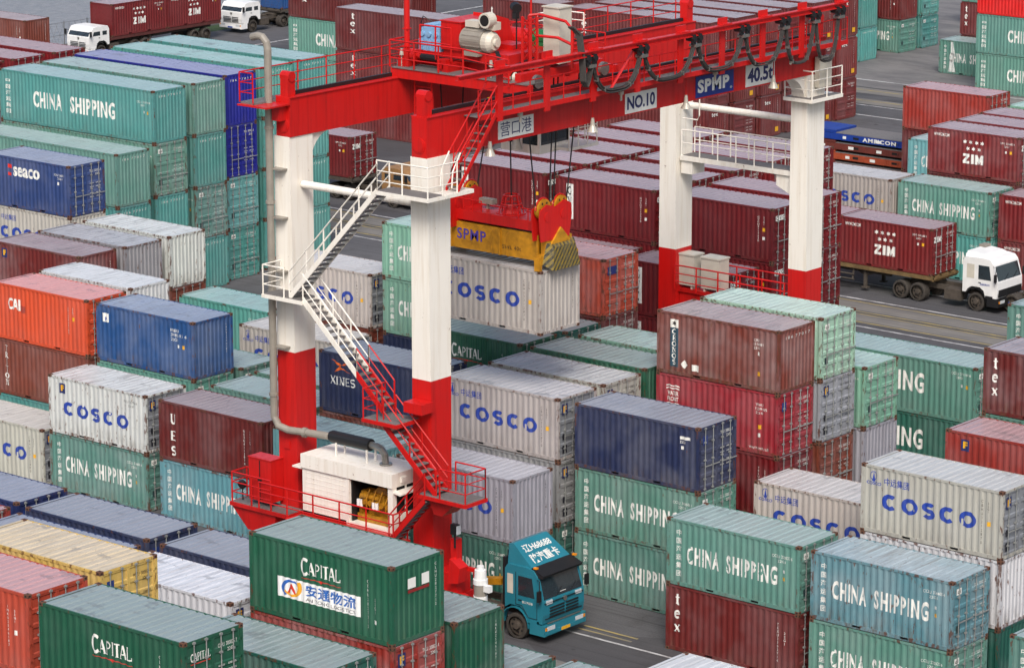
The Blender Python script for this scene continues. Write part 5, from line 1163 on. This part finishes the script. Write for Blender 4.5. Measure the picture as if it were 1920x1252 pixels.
for x, shape, z0, z1, n_, col in ((-86.1, TXT('SPMP', .02, 1.15), 13.58, 14.02, 'lettering', rgb((74, 56, 150))), (-83.75, TXT('SWL 40t', .0, 1.1), 13.48, 13.64, 'load_lettering', BLK)):
    wd = 1.5 if n_ == 'lettering' else .95
    vs, fs = fit(shape, x, x+wd, z0, z1); b = P_(); b.add([(v[0], 100.14, v[1]) for v in vs], fs); b.build(n_, m_let, sf, color=col)
for x in (-87.0, -84.2, -83.4):
    b = P_(); b.tube([(x, 100.1, 13.2), (x, 100.0, 13.25), (x, 100.0, 14.1), (x, 100.1, 14.15)], .02, 5); b.build('grab_bar', m_yel, sf)
b = P_(); b.hexa([(-81.55, 99.95, 13.15), (-81.2, 100.2, 12.9), (-81.2, 101.9, 12.9), (-81.55, 102.1, 13.15)], [(-81.55, 100.2, 13.95), (-81.3, 100.35, 13.8), (-81.3, 101.7, 13.8), (-81.55, 101.9, 13.95)])
b.build('guide_flap', m_haz, sp)
b = P_()
b.box(-86.6, -82.9, 100.5, 101.4, 14.25, 14.33); b.cyl((-86.2, 100.8, 14.0), (-84.6, 100.8, 14.0), .14, n=10, mi=1); b.box(-85.8, -85.2, 100.5, 101.2, 13.6, 14.1, 1); b.box(-84.2, -82.8, 100.5, 101.4, 13.5, 14.1)
b.build('hydraulic_unit', [m_black, m_yel], sp)
b = P_(); b.box(-87.5, -81.6, 100.2, 100.35, 14.35, 14.75); b.box(-87.5, -81.6, 101.6, 101.75, 14.35, 14.75); b.box(-87.5, -81.6, 100.35, 101.6, 14.66, 14.72)
hb = b.build('headblock', m_red, sp)
for x in (-86.35, -81.75):
    pl = [(99.85, 14.05), (101.6, 14.05), (101.75, 14.9), (101.72, 15.35), (101.3, 15.55), (100.75, 15.35), (100.2, 15.5), (99.78, 15.3), (99.75, 14.9)]
    for dx in (-.22, .17):
        b = P_(); b.prism([(x+dx, y, z) for y, z in pl], (0, 0, 0), (.05, 0, 0))
        b.cyl((x+dx-.02, 100.25, 15.0), (x+dx+.07, 100.25, 15.0), .2, n=14); b.cyl((x+dx-.02, 101.25, 15.0), (x+dx+.07, 101.25, 15.0), .2, n=14); b.build('sheave_plate', m_red, hb)
    for y in (100.2, 101.26):
        b = P_(); b.cyl((x-.1, y, 15.3), (x+.1, y, 15.3), .40, n=24)
        for a in range(6): b.cyl((x+.1, y+.27*math.cos(a*PI/3), 15.3+.27*math.sin(a*PI/3)), (x+.104, y+.27*math.cos(a*PI/3), 15.3+.27*math.sin(a*PI/3)), .05, n=8, mi=1)
        sv = b.build('sheave', [m_yel, m_black], hb)
        b = P_(); b.tube([(x, y+.44*math.cos(t_), 15.3+.44*math.sin(t_)) for t_ in [PI*i/12 for i in range(13)]], .035, 5); b.build('sheave_guard', m_red, sv)
b = P_(); cx, cy = -84.0, 101.0
for i in range(8):
    a = i*PI/4; b.bar((cx+.5*math.cos(a), cy+.5*math.sin(a), 14.72), (cx+.3*math.cos(a), cy+.3*math.sin(a), 15.45), .028)
for z, r in ((15.45, .3), (15.1, .4)): b.tube([(cx+r*math.cos(i*PI/8), cy+r*math.sin(i*PI/8), z) for i in range(17)], .035, 5)
b.cyl((cx, cy, 14.72), (cx, cy, 15.0), .42, .2, n=14); b.cyl((cx, cy, 14.72), (cx, cy, 14.76), .6, n=18)
b.build('cable_basket', m_red, hb)
for x0, x1 in ((-87.2, -84.9), (-83.0, -82.0)): P_().rail([(x0, 100.22, 14.75), (x1, 100.22, 14.75)], .45, .025, .5, 1).build('handrail', m_red, hb)
P_().box(-85.6, -84.9, 100.9, 101.2, 14.95, 15.15).box(-85.3, -85.2, 101.0, 101.1, 14.72, 14.95).build('lamp_box', m_greyp, hb)
for x, y, x2, y2 in ((-81.75, 99.8, -82.2, 99.6), (-81.75, 100.6, -82.0, 101.2), (-81.75, 100.86, -81.95, 101.4), (-81.75, 101.66, -82.3, 103.2), (-86.35, 99.8, -86.5, 99.6), (-86.35, 100.6, -86.6, 101.2), (-86.35, 101.66, -86.5, 103.2), (-84.0, 101.0, -84.1, 101.0)):
    b = P_().bar((x, y, 15.3), (x2, y2, 20.5), .03); b.build('hoist_rope', m_rope, sp)
container(HX, HY, HZ0, 'cos', 'cosco', 'C', 'light grey container with large blue letters hanging from the yellow spreader', wear=.4)

# ---------------------------------------------------------------- trucks, heading along their own +x; x = 0 at the front bumper
def wheel(parent, x, y, s, dual=False):
    """tyre and rim; s = +1 / -1 outer side"""
    k = MB(); wd = .55 if dual else .3
    n = 26; prof_ = [(-.5, .38), (-.5, .47), (-.42, .51), (.42, .51), (.5, .47), (.5, .38)]
    vs, fs = [], []
    for a in range(n):
        an = 2*PI*a/n
        for u, r in prof_: vs.append((x+r*math.cos(an), y-s*wd/2+u*wd, .51+r*math.sin(an)))
    m = len(prof_)
    for a in range(n):
        for j in range(m-1): fs.append((a*m+j, a*m+j+1, ((a+1) % n)*m+j+1, ((a+1) % n)*m+j))
    k.add(vs, fs); w_ = k.build('wheel', m_rubber, parent, smooth=False)
    k = MB(); yo = y-(.12 if not dual else .16)*s
    k.cyl((x, y-s*wd+.02*s, .51), (x, yo, .51), .385, n=20); k.cyl((x, yo-.01*s, .51), (x, y+.02*s if not dual else yo+.1*s, .51), .15, .13, n=14)
    for a in range(8): k.cyl((x+.27*math.cos(a*PI/4), yo, .51+.27*math.sin(a*PI/4)), (x+.27*math.cos(a*PI/4), yo+s*.004, .51+.27*math.sin(a*PI/4)), .05, n=8, mi=1)
    k.build('rim', [m_dirt, m_black], w_)
def truck(name, label, loc, rz, cabmat, kind, plate=None, group='trucks on the yard roads', rear=True):
    """tractor unit: cab, doors, windows, wheels, chassis"""
    t_ = thing(name, label, 'truck', loc, rz, group)
    hw = 1.24; zt = 2.95 if kind != 'small' else 2.5
    # side outline of the cab, from the rear lower corner forwards
    ax = -1.38
    outl = [(-2.2, 1.0), (ax-.62, 1.0), (ax-.5, 1.2), (ax-.25, 1.36), (ax+.25, 1.36), (ax+.5, 1.2), (ax+.62, .85), (-.06, .85), (.0, 1.2), (-.02, 1.72), (-.30, zt-.28), (-.5, zt-.06), (-.9, zt), (-2.05, zt-.02), (-2.2, zt-.25)]
    if kind == 'blue': outl = [(-1.88, 1.27)]+outl[2:-2]+[(-1.75, zt-.02), (-1.88, zt-.2)]
    k = MB(); k.prism([(x, 0, z) for x, z in outl], (0, -hw, 0), (0, hw, 0)); cabo = k.build('cab', cabmat, t_)
    zb = 1.80; zw = zt-.38
    fx = lambda z: -.02-(z-1.72)*(.28/(zt-2.0))
    k = MB(); k.hexa([(fx(zb)-.02, -hw+.10, zb), (fx(zb)+.012, -hw+.10, zb), (fx(zb)+.012, hw-.10, zb), (fx(zb)-.02, hw-.10, zb)], [(fx(zw)-.02, -hw+.14, zw), (fx(zw)+.012, -hw+.14, zw), (fx(zw)+.012, hw-.14, zw), (fx(zw)-.02, hw-.14, zw)])
    ws = k.build('windscreen', m_glass, cabo)
    for dy in (-.5, .35):
        MB().bar((fx(zb)+.03, dy, zb), (fx(zb+.3)+.03, dy+.5, zb+.28), .012).build('wiper', m_black, ws)
    rw = -1.95 if kind != 'blue' else -1.76
    for s in (-1, 1):
        k = MB(); o = [(-.42, zb), (-1.22, zb), (-1.22, zw), (-.55, zw)]
        k.prism([(x, s*hw, z) for x, z in o], (0, -.004 if s > 0 else .004, 0), (0, .008*s, 0))
        door_ = MB(); door_.prism([(x, s*hw, z) for x, z in [(-.28, 1.0), (-.72, 1.0), (-1.05, 1.42), (-1.32, 1.42), (-1.32, zw+.1), (-.48, zw+.1), (-.28, zb)]], (0, 0, 0), (0, .006*s, 0))
        d = door_.build('door', cabmat, cabo)
        k2 = MB(); k2.prism([(x, s*(hw+.006), z) for x, z in o], (0, 0, 0), (0, .006*s, 0)); k2.build('side_window', m_glass, d)
        MB().box(-1.2, -1.05, s*(hw+.006)-.01, s*(hw+.03), 1.6, 1.64).build('door_handle', m_black, d)
        k2 = MB(); k2.prism([(x, s*hw, z) for x, z in [(-1.48, zb), (rw, zb), (rw, zw), (-1.48, zw)]], (0, 0, 0), (0, .008*s, 0)); k2.build('rear_side_window', m_glass if kind == 'small' else m_pale, cabo)
        k2 = MB(); k2.tube([(-.3, s*hw, zw), (-.02, s*(hw+.2), zw+.05), (-.02, s*(hw+.2), zb-.1)], .018, 5); k2.box(-.08, 0.0, s*(hw+.2)-.1, s*(hw+.2)+.1, zb, zb+.42); k2.build('wing_mirror', m_black, cabo)
        k2 = MB()                                                         # wheel arch
        P = [(ax+.66*math.cos(a), .55+.72*math.sin(a)) for a in [PI*i/10 for i in range(11)]]
        for (xa, za), (xb, zb2) in zip(P[:-1], P[1:]): k2.hexa([(xa, s*hw-.25*s, za), (xa, s*(hw+.04), za), (xb, s*(hw+.04), zb2), (xb, s*hw-.25*s, zb2)], [(xa*1, s*hw-.25*s, za+.05), (xa, s*(hw+.04), za+.05), (xb, s*(hw+.04), zb2+.05), (xb, s*hw-.25*s, zb2+.05)])
        k2.build('mudguard', cabmat if kind == 'blue' else m_black, cabo)
    bm_ = cabmat if kind in ('blue', 'small') else m_black
    k = MB(); k.box(-.65, .07, -hw-.02, hw+.02, .38, .80); k.box(-.3, .10, -hw+.1, hw-.1, .42, .56); k.box(-.75, -.3, -hw-.02, -hw+.2, .80, .95); k.box(-.75, -.3, hw-.2, hw+.02, .80, .95)
    bp = k.build('bumper', bm_, t_)
    for s in (-1, 1):
        k = MB(); k.box(.07, .085, s*.62, s*1.08, .58, .74); k.build('headlight', m_lens, bp)
        MB().box(.07, .09, s*1.1, s*1.2, .6, .72).build('indicator', m_amber, bp)
    MB().box(.10, .115, -.26, .26, .43, .55).build('number_plate', m_decal, bp, color=(YEL if kind == 'blue' else rgb((30, 70, 150))))
    k = MB()
    gz = 1.05 if kind == 'blue' else .92
    if kind == 'iveco':
        k.box(-.02, .035, -hw+.1, hw-.1, .92, 1.32); k.box(.035, .045, -.3, .3, 1.05, 1.15)
        k.build('grille', m_black, cabo)
    else:
        for i in range(4): k.box(-.01, .035, -.85, .02, gz+.12*i, gz+.045+.12*i); k.box(-.01, .035, .12, .85, gz+.12*i, gz+.045+.12*i)
        k.build('grille', m_black, cabo)
        k = MB().cyl((.0, .06, 1.62), (.035, .06, 1.62), .10, n=14); k.build('badge', m_steel, cabo)
    # chassis
    k = MB(); L_ = 6.4
    for y in (-.42, .42): k.box(-L_, -1.0, y-.06, y+.06, .72, .98)
    k.box(-3.3, -2.3, .55, 1.15, .45, 1.0); k.box(-3.4, -2.35, -1.15, -.5, .42, .98); k.box(-2.35, -2.25, -.9, .9, .95, 1.5)
    k.box(-5.9, -4.6, -.55, .55, .98, 1.14); k.cyl((-ax*0+ax, -1.0, .51), (ax, 1.0, .51), .1, n=8)
    for x in (-5.1, -6.2): k.cyl((x, -1.0, .51), (x, 1.0, .51), .12, n=8)
    ch = k.build('chassis', m_dirt, t_)
    k = MB().cyl((-3.3, -.85, .68), (-2.5, -.85, .68), .27, n=16); k.build('air_tank', m_dirt, ch)
    for s in (-1, 1):
        wheel(t_, ax, s*1.18, s)
        if rear:
            for x in (-5.1, -6.2): wheel(t_, x, s*1.2, s, True)
    return t_, cabo
def trailer(label, loc, rz, front=0.0, length=12.4, deck=None):
    t_ = thing('semi_trailer', label, 'trailer', loc, rz, 'container trailers')
    k = MB()
    for y in (-1.12, -.45, .45, 1.12): k.box(-length, front, y-.07, y+.07, 1.26, 1.49)
    for i in range(9): k.box(-length+i*(length+front)/8-.06 if i else -length, -length+i*(length+front)/8+.06, -1.2, 1.2, 1.32, 1.44)
    k.box(front-.12, front, -1.2, 1.2, 1.22, 1.49); k.build('trailer_deck', deck or m_trail, t_)
    k = MB()
    for y in (-.45, .45): k.box(-length+.5, front-3.2, y-.08, y+.08, .95, 1.26)
    for x in (-4.6,):
        for y in (-.9, .9): k.box(x-.08, x+.08, y-.08, y+.08, .25, 1.26); k.bar((x, y, .9), (x-1.3, y*.5, 1.2), .05); k.box(x-.18, x+.18, y-.15, y+.15, .2, .26); k.bar((x, y, .9), (x+1.0, y*.6, 1.25), .05)
    k.bar((-8.8, -1.15, .62), (-5.2, -1.15, .62), .05); k.bar((-8.8, -1.15, .9), (-5.2, -1.15, .9), .05)
    for x in (-8.7, -6.9, -5.3): k.bar((x, -1.15, .6), (x, -1.0, 1.3), .05)
    k.build('trailer_underframe', m_dirt, t_)
    for x in (-length+1.6, -length+2.9):
        for s in (-1, 1): wheel(t_, x, s*1.15, s, True)
    return t_
# blue truck by the crane leg
bt, bc = truck('truck', 'turquoise blue truck with white characters on its roof deflector beside the crane leg', (-76.85, 95.5, 0), 0, m_truckblue, 'blue')
k = MB(); k.hexa([(-1.85, -1.1, 2.9), (-.6, -1.15, 2.92), (-.6, 1.15, 2.92), (-1.85, 1.1, 2.9)], [(-1.87, -.98, 3.66), (-1.66, -1.0, 3.7), (-1.66, 1.0, 3.7), (-1.87, .98, 3.66)])
wd_ = k.build('roof_deflector', m_truckblue, bt)
b = MB(); b.box(-2.02, -1.9, -1.2, -.9, 1.0, 3.15); b.box(-2.02, -1.9, .5, 1.2, 1.0, 2.9); b.cyl((-2.1, -.7, 1.2), (-2.1, -.7, 3.3), .08, n=10); b.build('air_intake', m_black, bt)
b = MB()
for s_ in (-1, 1):
    y_ = s_*1.248
    for p0_, p1_ in (((-.3, 1.0), (-.3, 1.78)), ((-1.34, 1.42), (-1.34, 2.7)), ((-.3, 1.0), (-.72, 1.0)), ((-.72, 1.0), (-1.05, 1.42)), ((-1.05, 1.42), (-1.34, 1.42))): b.bar((p0_[0], y_, p0_[1]), (p1_[0], y_, p1_[1]), .012)
    b.box(-.62, -.2, y_-.01 if s_ > 0 else y_, y_+.01 if s_ > 0 else y_+.0, .86, .92)
b.build('door_seam', m_black, bc)
b = MB(); b.box(-.05, .012, -1.1, 1.1, 1.02, 1.04); b.box(-.02, .03, -1.15, 1.15, 1.64, 1.665); b.build('panel_gap', m_black, bc)
MB().box(-.02, .04, -.98, .98, .83, .86).build('bumper_step', m_steel, bc)
MB().box(-.1, -.06, -.15, .2, 1.82, 1.92).build('dashboard_paper', m_decal, bc, color=WHT)
for s_ in (-1, 1): MB().box(-.5, -.34, s_*1.16-.06, s_*1.16+.06, 2.96, 3.02).build('marker_lamp', m_amber, bc)
n_ = Vector((.78, 0, 1.06)).normalized()
for body, u0, u1, ww in (('辽H68688', .56, .84, 1.6), ('陕汽重卡', .14, .48, 1.6)):
    vs, fs = fit(TXT(body, .02), -ww/2, ww/2, u0, u1)
    b = MB(); b.add([tuple(Vector((-.6-1.06*v[1], v[0], 2.92+.78*v[1]))+n_*.006) for v in vs], fs); b.build('roof_lettering', m_let, wd_, color=WHT)
k = MB(); k.hexa([(-.62, -1.2, 2.68), (-.1, -1.2, 2.62), (-.1, 1.2, 2.62), (-.62, 1.2, 2.68)], [(-.62, -1.18, 2.96), (-.02, -1.18, 2.74), (-.02, 1.18, 2.74), (-.62, 1.18, 2.96)]); k.build('sun_visor', m_black, bc)
k = MB(); k.cyl((-.2, -.75, 2.3), (-.18, -.75, 2.3), .3, n=14); k = MB().box(-.14, -.12, .65, .9, 1.86, 2.02); k.build('windscreen_sticker', m_decal, bc, color=rgb((220, 200, 40)))
vs, fs = fit(TXT('SHACMAN', .0), -.62, -.2, 1.66, 1.72); b = MB(); b.add([(.006, v[0], v[1]) for v in vs], fs)
for s in (-1, 1):
    k = MB().box(-.04, .03, s*.7, s*1.05, 1.6, 1.74); k.build('upper_lamp', m_lens, bc)
vs, fs = fit(TXT('营口港运输', .01), -1.02, -.5, 1.52, 1.62); b = MB(); b.add([(v[0], -1.262, v[1]) for v in vs], fs); b.build('door_lettering', m_let, bc, color=WHT)
b = MB(); b.hexa([(-3.9, -.6, 1.5), (-2.6, -.6, 1.75), (-2.6, -.2, 1.75), (-3.9, -.2, 1.5)], [(-3.9, -.6, 1.75), (-2.6, -.6, 2.0), (-2.6, -.2, 2.0), (-3.9, -.2, 1.75)]); b.build('chassis_ramp', m_yel, bt)
# white truck on the road and its trailer with two red containers
WX, WY = -92.45, 152.95
wt, wc = truck('truck', 'white truck with black grille pulling a red lettered container on the road at right', (WX, WY, 0), 0, m_white, 'iveco')
k = MB(); k.hexa([(-2.15, -1.1, 2.9), (-.75, -1.1, 2.92), (-.75, 1.1, 2.92), (-2.15, 1.1, 2.9)], [(-2.1, -.95, 3.2), (-1.1, -.95, 3.1), (-1.1, .95, 3.1), (-2.1, .95, 3.2)]); rc = k.build('roof_cap', m_white, wc)
MB().box(-2.2, -1.8, .3, .9, 3.2, 3.32).build('roof_horn', m_greyp, rc)
vs, fs = fit(TXT('运输有限公司', .01), -1.1, -.5, 1.48, 1.6); b = MB(); b.add([(v[0], -1.262, v[1]) for v in vs], fs); b.build('door_lettering', m_let, wc, color=NVY)
trailer('dusty yellow-brown trailer behind the white truck on the yard road', (-96.5, WY, 0), 0)
container(-102.72, WY-W/2, 1.5, 'zim', 'zim', 'D', 'dark red container with white stars and letters riding the trailer behind the white truck', wear=.1)
container(-108.85, WY-W/2, 1.5, 'zim', 'num', 'D', 'dark red container mostly hidden, at the rear of the white truck trailer', wear=.1)
truck('truck', 'white truck cab cut by the right picture edge ahead of the white truck', (-85.9, 153.8, 0), 0, m_white, 'small')
# truck behind the crane's left part
tanm = plain('tan_truck_paint', (150, 112, 70), .5)
tt, tc = truck('truck', 'tan truck seen between the crane leg and its stairs on the far road', (-135.0, 153.7, 0), 0, tanm, 'small')
trailer('dark trailer with a maroon lettered container behind the crane stairs', (-139.4, 153.4, 0), 0, deck=m_dirt)
container(-145.6, 153.4-W/2, 1.5, 'zim', 'zim', 'D', 'maroon container with white lettered doors on a trailer behind the crane stairs', wear=.1)
# trucks on the harbour road at top left (heading towards -y)
truck('truck', 'white truck cab in front of the two red lettered containers at top left', (-194.4, 180.6, 0), -PI/2, m_white, 'small')
trailer('reddish trailer carrying two red lettered containers at top left', (-194.4, 182.9, 0), -PI/2, deck=plain('red_brown_trailer_paint', (84, 40, 36), .7))
for y, lab in ((189.2, 'red lettered container nearest the white cab on the trailer at top left'), (195.35, 'red lettered container at the rear of the trailer at top left')):
    # long side faces +x: turned by 90 degrees so that its front panel looks that way
    o = container(-194.4+W/2, y, 1.5, 'zim', 'zim', 'D', lab, wear=.1, rz=PI/2); o.location = (-194.4+W/2, y-L20, 1.5)
truck('truck', 'white truck cab with a blue container on the harbour road at the top edge', (-194.6, 197.9, 0), -PI/2, m_white, 'small')
trailer('grey trailer with a blue container at the top edge', (-194.6, 202.6, 0), -PI/2, deck=m_dirt)
container(-194.6+W/2, 202.7, 1.5, 'blu', 'plain', 'D', 'blue container on a trailer behind a white cab at the top edge', wear=.2, rz=PI/2)
stack(-192.4, 167.85, 'the lone brown one at top left', c('mar'), c('brn', 'num', 'C', 'brown container standing apart before the water at the left picture edge', .3))
# fence along the quay
fe = thing('wire_fence', 'thin grey wire fence along the water behind the harbour road', 'fence', (-198, 200, 0))
b = MB((-198, 200, 0))
for i in range(60): b.bar((-198, 130+2.5*i, 0), (-198, 130+2.5*i, 2.4), .03)
for z in (.3, 1.3, 2.3): b.bar((-198, 130, z), (-198, 277.5, z), .015)
for i in range(220): b.bar((-198, 130+.67*i, .3), (-198, 130+.67*i+.9, 2.3), .008); b.bar((-198, 130+.67*i+.9, .3), (-198, 130+.67*i, 2.3), .008)
b.build('fence_mesh', m_steel, fe)
